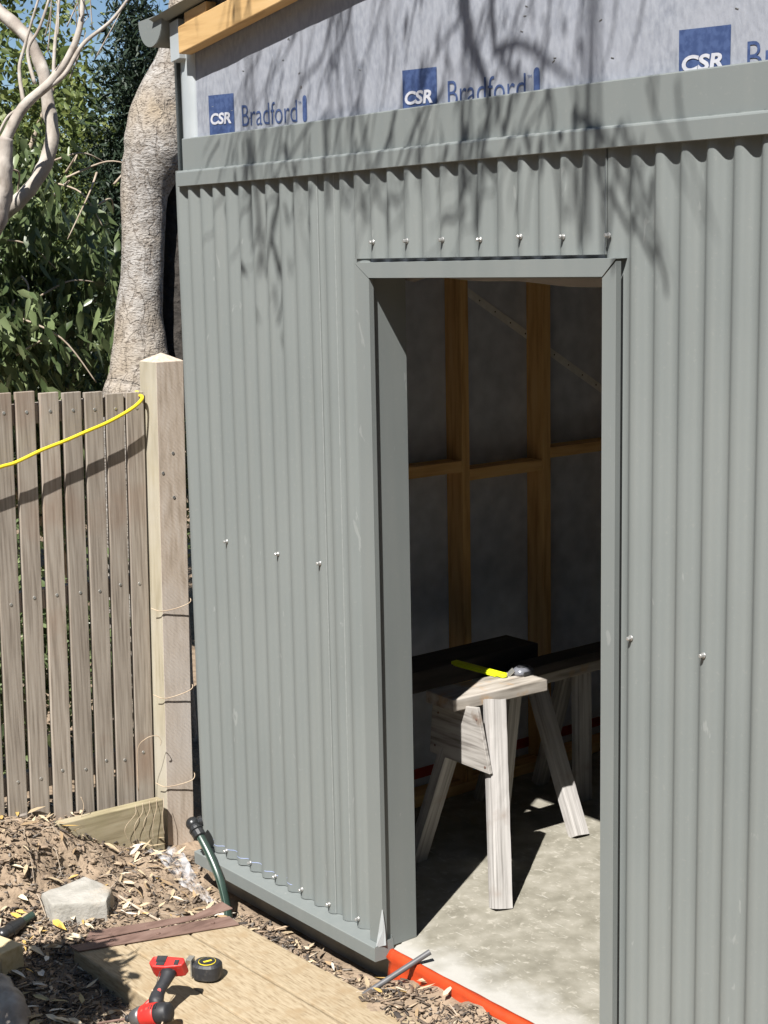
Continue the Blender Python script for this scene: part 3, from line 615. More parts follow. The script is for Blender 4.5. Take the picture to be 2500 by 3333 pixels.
# yellow cord
cp = [(-1.0,1.40,-.035),(-.75,1.42,-.035),(-.564,1.457,-.035),(-.506,1.467,-.035),(-.405,1.501,-.034),(-.314,1.525,-.034),(-.231,1.550,-.034),(-.146,1.575,-.034),(-.071,1.604,-.035),(-.016,1.631,-.038),(.014,1.652,-.050),(.022,1.658,-.078),(.022,1.64,-.12),(.022,1.3,-.15)]
mb = MB(); mb.tube(smooth([PF+TF*t+NF*o+Vector((0,0,z)) for t, z, o in cp], 6), .0066, 10)
tag(mb.build('yellow_rope', M['yellow'], smooth=True), 'bright yellow rope slung across the tops of the fence pickets', 'rope')
# retaining board at the foot of the fence
mb = MB()
def spt(t, z, o): return PF + TF*t + NF*o + Vector((0,0,z))
mb.hexa([spt(-.62,-.06,-.012),spt(-.022,-.06,-.012),spt(-.022,-.06,.032),spt(-.62,-.06,.032),spt(-.62,.158,-.012),spt(-.022,.143,-.012),spt(-.022,.143,.032),spt(-.62,.158,.032)])
tag(mb.build('retaining_board', M['sleeper'], bevel=.004), 'pale treated pine board half buried at the foot of the fence', 'board')
# dry tendrils with shoots at the foot of the fence
def tendril(pts, lab, r=.0014, m='twine'):
    mb = MB(); mb.tube(smooth(pts, 6), r, 5); return tag(mb.build('dry_vine', M[m], smooth=True), lab, 'vine', 'dry vine tendrils on the fence')
tendril([fpt(-.10,.18,-.02),fpt(-.105,.34,-.01),fpt(-.085,.39,.02),fpt(-.045,.395,.03),fpt(-.03,.375,.035),fpt(-.03,.355,.03)], 'curled dry tendril hooked over the picket next to the post')
tendril([fpt(-.36,.05,-.01),fpt(-.365,.13,.01),fpt(-.35,.19,.02),fpt(-.36,.23,.02)], 'short dry stem against the middle of the fence foot')
for k in range(5):
    t = -.02-.03*k; tendril([spt(t,.15,.03),spt(t-.01,.12,.045),spt(t-.02-.01*k,.07,.05),spt(t-.01-.02*(k%2),.01-.01*k,.045)], ('dry vine strand hanging over the retaining board right beside the post','second dry vine strand from the post over the retaining board','third dry vine strand from the post over the retaining board','fourth dry vine strand from the post over the retaining board','farthest dry vine strand from the post over the retaining board')[k], .0009)

# ------------------------------------------------------------------ things on the ground
# timber platform with two rusty straps
pf = thing('timber_platform', (-.2,-.42,-.12), 'low platform of sun bleached sleepers with rusty strapping across its end', 'platform')
ZP = -.04
def plx(y, e): return -.795 + .40*(y+.69) + e
for i, (y0, y1, e) in enumerate(((-.686,-.543,.0),(-.537,-.339,.006),(-.333,-.168,-.004))):
    sk = .028
    mb = MB(); c = []
    for z in (ZP-.082, ZP-(0,.002,.0005)[i]):
        c += [(plx(y0,e), y0, z), (1.35, y0+sk*2, z), (1.35, y1+sk*2, z), (plx(y1,e), y1, z)]
    mb.hexa(c); mb.build('sleeper', M['platform'], pf, bevel=.006)
def strap(cs, name='strap', th=.004, lift=.001):
    mb = MB(); mb.prism(cs, (0,0,ZP+lift), (1,0,0), (0,1,0), (0,0,1), th); return mb.build(name, M['rust'], pf, bevel=.001)
strap([(-.812,-.690),(-.757,-.684),(-.584,-.181),(-.660,-.172),(-.700,-.28)], lift=.002)
mb = MB(); mb.hexa([(-.862,-.588,ZP+.004),(-.800,-.640,ZP+.0065),(-.700,-.268,ZP+.0075),(-.740,-.262,ZP+.0055),(-.862,-.588,ZP+.008),(-.800,-.640,ZP+.0105),(-.700,-.268,ZP+.0115),(-.740,-.262,ZP+.0095)])
mb.build('strap', M['rust'], pf, bevel=.001)
mb = MB(); mb.hexa([(-.740,-.262,ZP+.0055),(-.700,-.268,ZP+.0075),(-.672,-.150,ZP+.020),(-.742,-.148,ZP+.020),(-.740,-.262,ZP+.0095),(-.700,-.268,ZP+.0115),(-.672,-.150,ZP+.024),(-.742,-.148,ZP+.024)])
mb.build('strap', M['rust'], pf, bevel=.001)
for x, y in ((-.800,-.545),(-.752,-.568),(-.766,-.430),(-.698,-.425),(-.722,-.300),(-.648,-.245)):
    q = MB(); q.lathe([(.0075,0),(.007,.003),(.004,.005)], (x,y,ZP+.0065), (.1,.05,1), 10); q.build('nail_head', M['rust'], pf)
# impact driver
dr = thing('impact_driver', (-.2,-.72,-.03), 'red and black cordless driver without a battery, resting head down on the platform edge', 'power tool')
B = Vector((-.268,-.636,.075)); H = Vector((-.165,-.752,.005)); ax = (B-H).normalized(); side = Vector((-.55,-.83,0)); side = (side-ax*side.dot(ax)).normalized(); oth = ax.cross(side)
mb = MB(); prof = [(.0185,.022),(.0215,.018),(.019,.016),(.0175,.0155),(.018,.016),(.020,.018),(.026,.024)]
o = len(mb.v); n = 14; L = (B-H).length
for i, (a, b) in enumerate(prof):
    p = H + ax*(L*(.16+.80*i/(len(prof)-1))) + side*(.006*math.sin(i*.9))
    for k in range(n): an = 2*math.pi*k/n; mb.v.append(tuple(p + side*a*math.cos(an)*1.05 + oth*b*math.sin(an)))
for i in range(len(prof)-1):
    for k in range(n): mb.f.append((i*n+k, i*n+(k+1)%n, (i+1)*n+(k+1)%n, (i+1)*n+k))
mb.f.append(tuple(range(n-1,-1,-1))); mb.f.append(tuple((len(prof)-1)*n+k for k in range(n)))
mb.build('grip', M['blackrubber'], dr, smooth=True)
bd = Vector((.112,.062,.004)); bd = (bd-ax*bd.dot(ax)*.75).normalized(); bu = ax; bn = bd.cross(bu).normalized(); bu = bn.cross(bd)
mb = MB(); mb.prism([(-.056,-.004),(-.050,.020),(-.03,.024),(.05,.018),(.058,.004),(.052,-.012),(.0,-.020),(-.040,-.018)], B-bn*.024, bd, bu, bn, .048); bb = mb.build('battery_mount', M['redplastic'], dr, bevel=.004)
for dx, dz, sx, sz in ((-.018,.010,.016,.011),(-.016,-.006,.013,.008),(.034,-.002,.007,.009)):
    mb = MB(); mb.prism([(dx-sx,dz-sz),(dx+sx,dz-sz),(dx+sx,dz+sz),(dx-sx,dz+sz)], B-bn*.0265, bd, bu, bn, .003); mb.build('slot', M['blackrubber'], bb)
    mb = MB(); mb.prism([(dx-sx,dz-sz),(dx+sx,dz-sz),(dx+sx,dz+sz),(dx-sx,dz+sz)], B+bn*.0235, bd, bu, bn, .003); mb.build('slot', M['blackrubber'], bb)
nose = Vector((-.78,-.40,-.30)).normalized()
def hring(prof, name, m, sm=True): mb = MB(); mb.lathe(prof, H, nose, 20); return mb.build(name, M[m], dr, smooth=sm)
hring([(.020,-.062),(.028,-.056),(.031,-.03),(.031,-.018)], 'motor_cap', 'blackrubber')
hring([(.0318,-.019),(.033,-.012),(.033,.028),(.031,.034)], 'body', 'redplastic')
hring([(.030,.034),(.029,.05),(.024,.068),(.018,.078)], 'gear_case', 'toolgrey')
hring([(.011,.078),(.011,.094),(.009,.098)], 'collet', 'blackrubber')
hring([(.0035,.098),(.0035,.20),(.002,.204)], 'driver_bit', 'rust')
mb = MB(); mb.prism([(-.020,-.026),(.012,-.030),(.022,-.004),(.012,.024),(-.018,.026)], H-nose*.0+oth*.0, nose, ax, nose.cross(ax), .0355); mb.build('side_panel', M['redplastic'], dr, bevel=.003)
mb = MB(); mb.tube(smooth([H+nose*.05+ax*.028, H+ax*.050+nose*.032, H+ax*.062+nose*.014], 5), .007, 8); mb.build('trigger', M['redplastic'], dr, smooth=True)
mb = MB(); mb.lathe([(.0055,0),(.0055,.001)], H+ax*.085+Vector((.6,-.6,.5)).normalized()*.0195, (.6,-.6,.5), 12); mb.build('round_badge', M['redplastic'], dr)
for k in range(4):
    pv = H - nose*(.008*k-.002) + (ax*.35-nose.cross(ax)*.0+Vector((.35,-.55,.5))).normalized()*.0325
    mb = MB(); mb.bar(pv-ax*.007, pv+ax*.007, nose, .0016, .0014); mb.build('vent', M['blackrubber'], dr)
for k, (u_, v_) in enumerate(((-.030,.012),(.030,.010),(.0,-.012))):
    mb = MB(); mb.lathe([(.0024,0),(.0022,.001)], B-bn*.0245+bd*u_+bu*v_, -bn, 8); mb.build('screw', M['toolgrey'], bb)
mb = MB(); mb.tube([H+ax*L*q_+side*(.023-.004*math.sin(q_*3)) for q_ in (.22,.4,.6,.8,.93)], .0012, 5); mb.build('seam', M['toolgrey'], dr, smooth=True)
# pale cord tied round the grip
mb = MB(); mb.tube(smooth([H+ax*.075+side*.024+oth*.01, H+ax*.072-bn*.028, H+ax*.05-bn*.034+bd*.02, Vector((-.085,-.775,.0)), Vector((-.055,-.80,-.03)), Vector((-.05,-.84,-.10))], 6), .0028, 7); mb.build('lanyard', M['twine'], dr, smooth=True)
# black tape measure
tp = thing('tape_measure', (-.35,-.45,ZP), 'black rubber coated tape measure with belt clip on the timber platform', 'tape measure')
mb = MB(); a0 = R_(38); ca, sa = math.cos(a0), math.sin(a0)
def trot(P): return [(-.335+ca*x-sa*y, -.462+sa*x+ca*y, z) for x, y, z in P]
m2 = MB(); loft(m2, [(.039,.033,.002,0,0),(.045,.039,.007,0,0),(.046,.040,.028,0,0),(.045,.039,.046,0,0),(.038,.032,.0535,0,0)], (0,0,ZP)); m2.v = trot(m2.v); m2.build('case', M['blackrubber'], tp, smooth=False, bevel=.001)
m2 = MB(); m2.lathe([(.0275,.0530),(.0268,.0548),(.0255,.0549)], (0,0,ZP), (0,0,1), 28); m2.v = trot(m2.v); lb = m2.build('face_ring', M['yellow'], tp)
m2 = MB(); m2.lathe([(.0257,.0530),(.0255,.0553)], (0,0,ZP), (0,0,1), 24); m2.v = trot(m2.v); m2.build('face', M['blackrubber'], tp)
m2 = MB(); m2.bar((-.008,-.010,ZP+.0557), (.012,.008,ZP+.0557), (0,0,1), .0004, .004); m2.v = trot(m2.v); m2.build('face_mark', M['yellow'], tp)
m2 = MB(); m2.box((-.0505,-.016,ZP+.004), (-.0455,.016,ZP+.060)); m2.box((-.062,-.016,ZP+.0575), (-.0455,.016,ZP+.061)); m2.box((-.0645,-.016,ZP+.034), (-.0622,.016,ZP+.0608)); m2.v = trot(m2.v); m2.build('belt_clip', M['chrome'], tp, bevel=.001)
# concrete lump
mb = MB(); bm = bmesh.new(); top = [(-1.135,-.628),(-1.012,-.642),(-.935,-.485),(-1.028,-.410),(-1.155,-.445)]
cx = sum(p[0] for p in top)/5; cyy = sum(p[1] for p in top)/5
vt = [bm.verts.new((x, y, .022+.006*math.sin(i*2))) for i, (x, y) in enumerate(top)]; vb = [bm.verts.new((x+(x-cx)*.06-.0, y+(y-cyy)*.06, -.11)) for x, y in top]
bm.faces.new(vt); bm.faces.new(vb[::-1])
for i in range(5): bm.faces.new((vb[i], vb[(i+1)%5], vt[(i+1)%5], vt[i]))
bmesh.ops.recalc_face_normals(bm, faces=bm.faces)
bmesh.ops.bevel(bm, geom=bm.edges[:], offset=.007, segments=2, affect='EDGES', profile=.5)
bmesh.ops.triangulate(bm, faces=bm.faces[:]); bmesh.ops.subdivide_edges(bm, edges=bm.edges[:], cuts=4, use_grid_fill=True)
for v in bm.verts: v.co += Vector((vnoise(v.co, 16, 1), vnoise(v.co, 16, 2), vnoise(v.co, 16, 3)))*.006 + Vector((vnoise(v.co, 60, 1), vnoise(v.co, 60, 2), vnoise(v.co, 60, 3)))*.003
me = bpy.data.meshes.new('concrete_block'); bm.to_mesh(me); bm.free()
for p in me.polygons: p.use_smooth = True
tag(link('concrete_block', me, M['fresh_concrete']), 'rough broken concrete block lying in the mulch', 'block')
# black riser pipe leaning at the shed corner
pp = thing('riser_pipe', (-.8,-.09,-.08), 'dark green striped poly pipe with black elbow leaning on the shed corner', 'pipe')
path = smooth([(-.790,-.092,-.13),(-.803,-.091,-.075),(-.842,-.088,.005),(-.905,-.085,.075),(-.960,-.084,.122),(-1.000,-.083,.150)], 6)
mb = MB(); mb.tube(path, .0150, 14); pipe = mb.build('pipe', M['greenpipe'], pp, smooth=True)
for an in (.5, 1.3, 2.1):
    off = Vector((.55*math.cos(an)+.3, -1, .3+.5*math.cos(an*2))).normalized()
    mb = MB(); mb.tube([p + off*.0137 for p in path], .0016, 6); mb.build('stripe', M['stripe'], pipe, smooth=True)
pd = Vector((-.82,.02,.57)).normalized(); p0 = Vector((-.972,-.0845,.130))
mb = MB(); mb.lathe([(.019,0),(.0235,.003),(.0240,.024),(.022,.028),(.0255,.030),(.0255,.038),(.021,.040),(.020,.050)], p0, pd, 14); mb.build('collar', M['blackpipe'], pp)
el = p0+pd*.062
mb = MB(); mb.lathe([(.006,-.0245),(.018,-.018),(.0235,-.006),(.0245,.002),(.0215,.0125),(.0135,.021),(.004,.0245)], el, (.4,-.5,.75), 20); mb.build('elbow', M['blackpipe'], pp, smooth=True)
mb = MB(); mb.lathe([(.0165,0),(.0165,.022),(.0195,.023),(.0195,.034),(.013,.0345)], el, (.3,.92,.15), 16); mb.build('outlet', M['blackpipe'], pp, smooth=False)
# second pipe fitting at the left edge
p2 = thing('pipe_fitting', (-1.05,-.75,-.05), 'black elbow pipe fitting with a stub of green pipe lying on the mulch', 'pipe fitting')
dv = Vector((-.30,.92,.12)).normalized(); q0 = Vector((-1.035,-.815,-.035))
mb = MB(); mb.lathe([(.017,0),(.020,.004),(.021,.03),(.024,.031),(.024,.050),(.020,.052),(.019,.085),(.016,.088)], q0, dv, 18); mb.build('body', M['blackpipe'], p2)
mb = MB(); mb.lathe([(.013,.06),(.013,.135)], q0, dv, 16); mb.build('pipe_stub', M['greenpipe'], p2)
mb = MB(); mb.lathe([(.006,-.022),(.017,-.017),(.0225,-.005),(.0225,.005),(.017,.017),(.006,.022)], q0, (.5,0,.8), 18); mb.build('elbow', M['blackpipe'], p2, smooth=True)
mb = MB(); mb.lathe([(.018,.0),(.019,.03),(.0225,.031),(.0225,.05)], q0, (-.85,-.5,.0), 18); mb.build('socket', M['blackpipe'], p2)
# offcut of pine at the left edge
mb = MB(); mb.bar((-1.20,-.955,-.055), (-.865,-.862,-.055), (0,0,1), .045, .045)
tag(mb.build('timber_offcut', M['offcut'], bevel=.003), 'square pine offcut showing its end grain, lying at the left edge', 'timber offcut')
# pale weathered stump corner
mb = MB(); mb.tube(smooth([(-1.0,-1.10,-.10),(-.86,-1.04,-.085),(-.72,-.99,-.085),(-.60,-1.00,-.095),(-.52,-1.03,-.12)], 6), [.03+.032*math.sin(math.pi*(k+2)/30) for k in range(25)], 22, nz=.35, seed=5)
tag(mb.build('weathered_log', M['white_bark'], smooth=True), 'knobbly whitish weathered log in the bottom left corner', 'log')
# loose conduit over the slab edge
cd = thing('metal_tube', (.07,-.15,-.06), 'thin grey tube sticking out from under the platform towards the doorway', 'tube')
mb = MB(); a = Vector((.045,-.185,-.064)); b = Vector((.150,.030,.066)); mb.tube([a-(b-a)*.25, a, b], .0088, 14, cap=False); mb.build('tube', M['conduit'], cd, smooth=True)
mb = MB(); mb.tube([b-(b-a)*.2, b+(b-a).normalized()*.0003], .0068, 12, cap=True); mb.build('bore', M['washer'], cd)  # black plug paints the shade inside the tube's open end
# clear plastic scrap
xs = np.linspace(0, 1, 22); mb = MB()
A0 = Vector((-1.285,-.055,-.03)); A1 = Vector((-.90,-.085,-.065)); sd_ = Vector((.02,-.10,.0))
gr = []
for j in range(9):
    q = j/8; row = []
    for t in xs:
        p = A0.lerp(A1, t) + (sd_*(q-.3))*(1.15-.75*t)
        zz = gz(p.x, p.y) + .022 + .018*vnoise((t*6,q*4,0), 1.6, 8) + .010*vnoise((t*14,q*9,1), 1.7, 3)
        row.append((p.x+.008*vnoise((t*7,q*5,4),1.5), p.y, zz+(.03 if q < .2 else 0)*(1-t)))
    gr.append(row)
mb.sheet(gr); tag(mb.build('plastic_film', M['plastic'], fixn=False), 'crumpled scrap of clear plastic film at the foot of the shed corner', 'plastic film')
# stick
mb = MB(); mb.tube(smooth([(-1.06,-.372,-.035),(-.98,-.362,-.045),(-.90,-.350,-.055),(-.83,-.338,-.062)], 4), .0045, 7); tag(mb.build('stick', M['twig'], smooth=True), 'thin pale stick lying beside the concrete block', 'stick')

# ------------------------------------------------------------------ mulch and fallen leaves
def tinted(name, V, Fc, T, m, parent=None, loop=False):
    me = bpy.data.meshes.new(name); off = ROOT.get(parent.name, Vector()) if parent else Vector()
    V = np.asarray(V, dtype=np.float32) - np.array(off, dtype=np.float32)
    nv = len(V); me.vertices.add(nv); me.vertices.foreach_set('co', V.ravel())
    lt = np.array([len(f) for f in Fc[:1]]) if False else None
    tot = np.concatenate([np.full(len(f), f.shape[1], dtype=np.int32) for f in Fc]); idx = np.concatenate([f.ravel() for f in Fc]).astype(np.int32)
    me.loops.add(len(idx)); me.loops.foreach_set('vertex_index', idx)
    st = np.concatenate([[0], np.cumsum(tot)[:-1]]).astype(np.int32)
    me.polygons.add(len(tot)); me.polygons.foreach_set('loop_start', st); me.polygons.foreach_set('loop_total', tot)
    me.update(calc_edges=True)
    at = me.color_attributes.new('tint', 'FLOAT_COLOR', 'POINT'); c = np.ones((nv, 4), dtype=np.float32); T = np.asarray(T)
    c[:, :3] = T if T.ndim == 2 else T[:, None]; at.data.foreach_set('color', c.ravel())
    return link(name, me, m, parent)
ZG = {}
def gzs(P): return np.array([gz(x, y) for x, y in P])
N = 24000
px = rng.uniform(-1.75, .9, N); py = rng.uniform(-1.25, .02, N)
keep = ~((px > -.72) & (py < -.19) & (py > -.66)) & ~((px > -.05) & (py > -.045)) & ~((px > .2) & (py < -.25)) & ~((px > -1.1) & (py > -.01))
# thin the mulch where bare sand shows
dens = np.array([vnoise((x*2.2, y*2.2, 0), 1, 9) for x, y in zip(px, py)])
keep &= (dens > .0) | (rng.random(N) < .30)
px, py = px[keep], py[keep]; N = len(px)
pz = gzs(np.stack([px, py], 1)) + rng.uniform(.002, .016, N)
ln = np.where(rng.random(N) < .72, rng.gamma(2.5, .0035, N)+.003, rng.gamma(3, .0065, N)+.006); wd = ln*rng.uniform(.18, .5, N); th = rng.uniform(.0012, .004, N)
az = rng.uniform(0, 2*np.pi, N); tl = rng.normal(0, .28, N); rl = rng.normal(0, .35, N)
d = np.stack([np.cos(az)*np.cos(tl), np.sin(az)*np.cos(tl), np.sin(tl)], 1); sd2 = np.stack([-np.sin(az), np.cos(az), np.zeros(N)], 1)
nn = np.cross(d, sd2); s2 = sd2*np.cos(rl)[:,None]+nn*np.sin(rl)[:,None]; n2 = np.cross(d, s2); P0 = np.stack([px, py, pz], 1)
cs = []
for k, (a, b, c) in enumerate(((-1,-.6,-1),(1,-.8,-1),(1,.5,-1),(-1,1,-1),(-1,-.6,1),(1,-.8,1),(1,.5,1),(-1,1,1))):
    cs.append(P0 + d*(a*ln/2)[:,None] + s2*(b*wd/2)[:,None] + n2*(c*th/2)[:,None])
V = np.stack(cs, 1).reshape(-1, 3); b8 = (np.arange(N)*8)[:,None]
Fq = np.concatenate([b8+np.array(q)[None,:] for q in ((3,2,1,0),(4,5,6,7),(0,1,5,4),(1,2,6,5),(2,3,7,6),(3,0,4,7))])
pal = np.array([(.055,.045,.038),(.10,.075,.055),(.17,.13,.095),(.27,.20,.14),(.38,.29,.20),(.20,.175,.15),(.46,.38,.28)])
T = np.repeat(pal[rng.choice(7, N, p=[.2,.2,.2,.14,.08,.13,.05])]*rng.uniform(.8,1.2,(N,1)), 8, 0)
kind(tinted('mulch', V, [Fq], T, M['litter']), 'stuff', 'brown bark mulch and leaf litter covering the sandy soil')
ico = [(0,0,1),(.89,0,.45),(.28,.85,.45),(-.72,.53,.45),(-.72,-.53,.45),(.28,-.85,.45),(.72,.53,-.45),(-.28,.85,-.45),(-.89,0,-.45),(-.28,-.85,-.45),(.72,-.53,-.45),(0,0,-1)]
icf = [(0,1,2),(0,2,3),(0,3,4),(0,4,5),(0,5,1),(1,6,2),(2,7,3),(3,8,4),(4,9,5),(5,10,1),(2,6,7),(3,7,8),(4,8,9),(5,9,10),(1,10,6),(6,11,7),(7,11,8),(8,11,9),(9,11,10),(10,11,6)]
cm = MB()
for k in range(1500):
    x = random.uniform(-1.7,.9); y = random.uniform(-1.2,-.03)
    if (x > -.80 and -.70 < y < -.165) or (x > -.05 and y > -.05): continue
    r = random.choice((.003,.004,.005,.006,.009,.014))*random.uniform(.7,1.2); z = gz(x, y)+r*.35+.004
    cm.add([(x+a*r*random.uniform(.6,1.25), y+b*r*random.uniform(.6,1.25), z+c*r*random.uniform(.45,.9)) for a, b, c in ico], icf)
kind(cm.build('soil_clods', M['soil']), 'stuff', 'small crumbs and clods of sandy soil')
tm = MB()
for k in range(160):
    x = random.uniform(-1.7,.5); y = random.uniform(-1.15,-.05)
    if (x > -.80 and -.70 < y < -.165) or (x > -.05 and y > -.05): continue
    a = random.uniform(0,6.28); l = random.uniform(.03,.12); z = gz(x,y)+.012
    p = [Vector((x,y,z)), Vector((x+l*.5*math.cos(a)+random.uniform(-.006,.006), y+l*.5*math.sin(a)+random.uniform(-.006,.006), z+random.uniform(0,.012)))]
    e = (x+l*math.cos(a), y+l*math.sin(a)); p.append(Vector((e[0], e[1], gz(*e)+random.uniform(.008,.018)))); tm.tube(smooth(p,2), random.uniform(.0008,.0022), 5)
kind(tm.build('twig_litter', M['twig']), 'stuff', 'thin dry twigs mixed into the mulch')
def leafgeo(P, d, n, L, W, curl):
    """arrays -> verts (N,8,3): lanceolate blade with a midrib fold"""
    s = np.cross(d, n); s /= np.linalg.norm(s, axis=1)[:,None]
    out = []
    for t, w in ((0,0),(.25,1),(.25,-1),(.6,.85),(.6,-.85),(1,0),(.25,0),(.6,0)):
        q = P + d*(L*t)[:,None] + s*(W*w*.5)[:,None] - n*(curl*L*t*t)[:,None]
        if w: q = q + n*(W*.10)[:,None]
        out.append(q)
    return np.stack(out, 1)
LQ = np.array([(6,7,3,1),(6,2,4,7)]); LT = np.array([(0,6,1),(0,2,6),(7,5,3),(7,4,5)])
def leaffaces(N):
    b = (np.arange(N)*8)[:,None]
    return [np.concatenate([b+q[None,:] for q in LQ]), np.concatenate([b+q[None,:] for q in LT])]
def unit(a): return a/np.linalg.norm(a, axis=1)[:,None]
# litter leaves: the mass
N = 900; px = rng.uniform(-1.7,.3,N); py = rng.uniform(-1.2,-.02,N); keep = ~((px > -.76) & (py < -.17) & (py > -.69))
px, py = px[keep], py[keep]; N = len(px); az = rng.uniform(0,2*np.pi,N)
d = unit(np.stack([np.cos(az),np.sin(az),rng.normal(0,.18,N)],1)); n = unit(np.stack([rng.normal(0,.3,N),rng.normal(0,.3,N),np.ones(N)],1)); n = unit(n-d*(n*d).sum(1)[:,None])
P = np.stack([px,py,gzs(np.stack([px,py],1))+rng.uniform(.010,.022,N)],1); L = rng.uniform(.025,.075,N); Wd = L*rng.uniform(.14,.28,N)
V = leafgeo(P,d,n,L,Wd,rng.uniform(-.2,.3,N)).reshape(-1,3)
pal = np.array([(.42,.33,.21),(.55,.45,.30),(.30,.21,.12),(.48,.32,.10),(.22,.17,.12),(.60,.55,.46)])
T = np.repeat(pal[rng.choice(6,N,p=[.28,.16,.22,.08,.18,.08])]*rng.uniform(.8,1.15,(N,1)),8,0)
kind(tinted('leaf_litter', V, leaffaces(N), T, M['litter']), 'stuff', 'dry fallen gum leaves scattered through the mulch')
# larger single leaves
lm = {}
for nm, c in (('yellow',(.62,.40,.08)),('cream',(.66,.56,.40)),('white',(.66,.64,.58)),('olive',(.36,.31,.17))):
    lm[nm] = mat(nm+'_dead_leaf', [tuple(x*.85 for x in c), c], noise=30, rough=.6, rnd=.1)
spots = [(-.30,-.115,'yellow',.075,.5),(-.965,-.395,'cream',.06,2.2),(-.93,-.75,'cream',.085,.2),(-.90,-.70,'cream',.08,1.0),(-.86,-.745,'white',.06,2.5),(-.80,-.80,'white',.085,2.9),(-.74,-.83,'white',.05,.9),(-.83,-.86,'white',.07,.3),(-.72,-.90,'olive',.08,1.7),(-.66,-.86,'olive',.075,.6),(-.60,-.83,'olive',.07,1.1),(-.55,-.86,'white',.07,1.5),(-.62,-.92,'white',.06,1.2),(-.50,-.90,'cream',.08,.3),(-.47,-.88,'cream',.08,.6),(-.44,-.86,'cream',.075,.2),(-.56,-.78,'olive',.07,2.7),(-.98,-.64,'yellow',.08,.1),(-1.12,-.72,'yellow',.09,.2),(-1.16,-.68,'cream',.08,.0),(-1.0,-.58,'cream',.07,2.8),(-1.24,-.66,'cream',.07,.4),(-.95,-.82,'cream',.08,2.2),(-.88,-.63,'cream',.07,.5),(.30,-.03,'cream',.06,1.9),(-1.22,-.2,'cream',.05,1.7),(-.95,-.2,'cream',.05,.4),(-1.1,-.3,'cream',.06,1.2),(-.52,-.95,'olive',.09,2.3),(-.40,-.95,'olive',.09,2.6),(-.84,-.92,'cream',.08,.8),(-.90,-.57,'cream',.05,.2)]
def single_leaf(x, y, c, L, az):
    N1 = np.array([[0,0,0.]]); dd = np.array([[1,0,random.uniform(-.1,.15)]]); nn = np.array([[random.uniform(-.2,.2),random.uniform(-.5,.3),1.]])
    Vv = leafgeo(N1-np.array([[L/2,0,0]]), unit(dd), unit(nn), np.array([L]), np.array([L*random.uniform(.2,.3)]), np.array([random.uniform(-.1,.25)]))[0]
    me = bpy.data.meshes.new('fallen_leaf'); me.from_pydata(Vv.tolist(), [], [tuple(q) for q in LQ]+[tuple(q) for q in LT])
    o = link('fallen_leaf', me, lm[c]); o.location = (x, y, gz(x,y)+.024); o.rotation_euler = (0,0,az)
    wd = {'yellow':'bright yellow fallen gum leaf lying on the mulch','cream':'cream dry fallen gum leaf lying on the mulch','white':'whitish fallen gum leaf on the dark mulch','olive':'dull olive fallen gum leaf in the shaded mulch'}[c]
    tag(o, wd, 'leaf', c+' fallen leaves on the mulch')
for sp in spots: single_leaf(*sp)

# ------------------------------------------------------------------ trees behind the fence
def trunk_tree(name, loc, label, group=None): return thing(name, loc, label, 'tree', group)
# big rough trunk behind the shed corner
bt = trunk_tree('gum_tree', (-2.26,.47,.05), 'thick pale rough barked tree trunk rising behind the fence post')
tp_ = [(-2.22, 0.42, 0.0, 0.22), (-2.25, 0.45, 0.8, 0.19), (-2.305, 0.494, 1.487, 0.159), (-2.314, 0.511, 1.595, 0.141), (-2.324, 0.528, 1.703, 0.129), (-2.337, 0.538, 1.801, 0.115), (-2.352, 0.55, 1.919, 0.102), (-2.364, 0.578, 2.076, 0.091), (-2.384, 0.606, 2.272, 0.091), (-2.4, 0.628, 2.429, 0.101), (-2.397, 0.658, 2.527, 0.122), (-2.389, 0.689, 2.605, 0.141), (-2.391, 0.702, 2.664, 0.141), (-2.397, 0.722, 2.762, 0.131), (-2.393, 0.753, 2.859, 0.112), (-2.383, 0.792, 2.957, 0.092), (-2.377, 0.826, 3.054, 0.084), (-2.376, 0.858, 3.172, 0.08), (-2.382, 0.893, 3.328, 0.08), (-2.4, 1.0, 3.9, 0.08), (-2.5, 1.1, 4.6, 0.06)]
pts = smooth([p[:3] for p in tp_], 6); rd = np.interp(np.arange(len(pts))/6, np.arange(len(tp_)), [p[3] for p in tp_])
mb = MB(); mb.tube(pts, list(rd), 64, nz=.035, seed=1); bt_tr = mb.build('trunk', M['bark'], bt, smooth=True)
mb = MB(); mb.tube(smooth([(-2.352, 0.722, 1.466), (-2.403, 0.767, 1.869), (-2.448, 0.819, 2.272), (-2.463, 0.854, 2.474), (-2.47, 0.878, 2.595)], 6), .098, 24, nz=.12, seed=3); mb.build('charred_stem', M['charred'], bt_tr, smooth=True)  # second stem in near-black bark, set just behind the trunk
def leaves(name, parent, P, Lr, wr, mat_, droop=.8, seedn=0, curl=.15, tint=None):
    N = len(P); a = rng.uniform(0,2*np.pi,N); h = rng.uniform(.15,1,N)*(1-droop*.7)
    d = unit(np.stack([np.cos(a)*h, np.sin(a)*h, -droop*rng.uniform(.3,1.2,N)+(1-droop)*rng.uniform(-.6,1,N)],1))
    b = rng.normal(0,1,(N,3)); n = unit(np.cross(d, b)); L = rng.uniform(Lr[0],Lr[1],N); W = L*rng.uniform(wr[0],wr[1],N)
    V = leafgeo(P, d, n, L, W, rng.uniform(-.05,curl,N)).reshape(-1,3)
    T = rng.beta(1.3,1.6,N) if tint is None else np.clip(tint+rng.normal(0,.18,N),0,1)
    return tinted(name, V, leaffaces(N), np.repeat(T,8), mat_, parent)
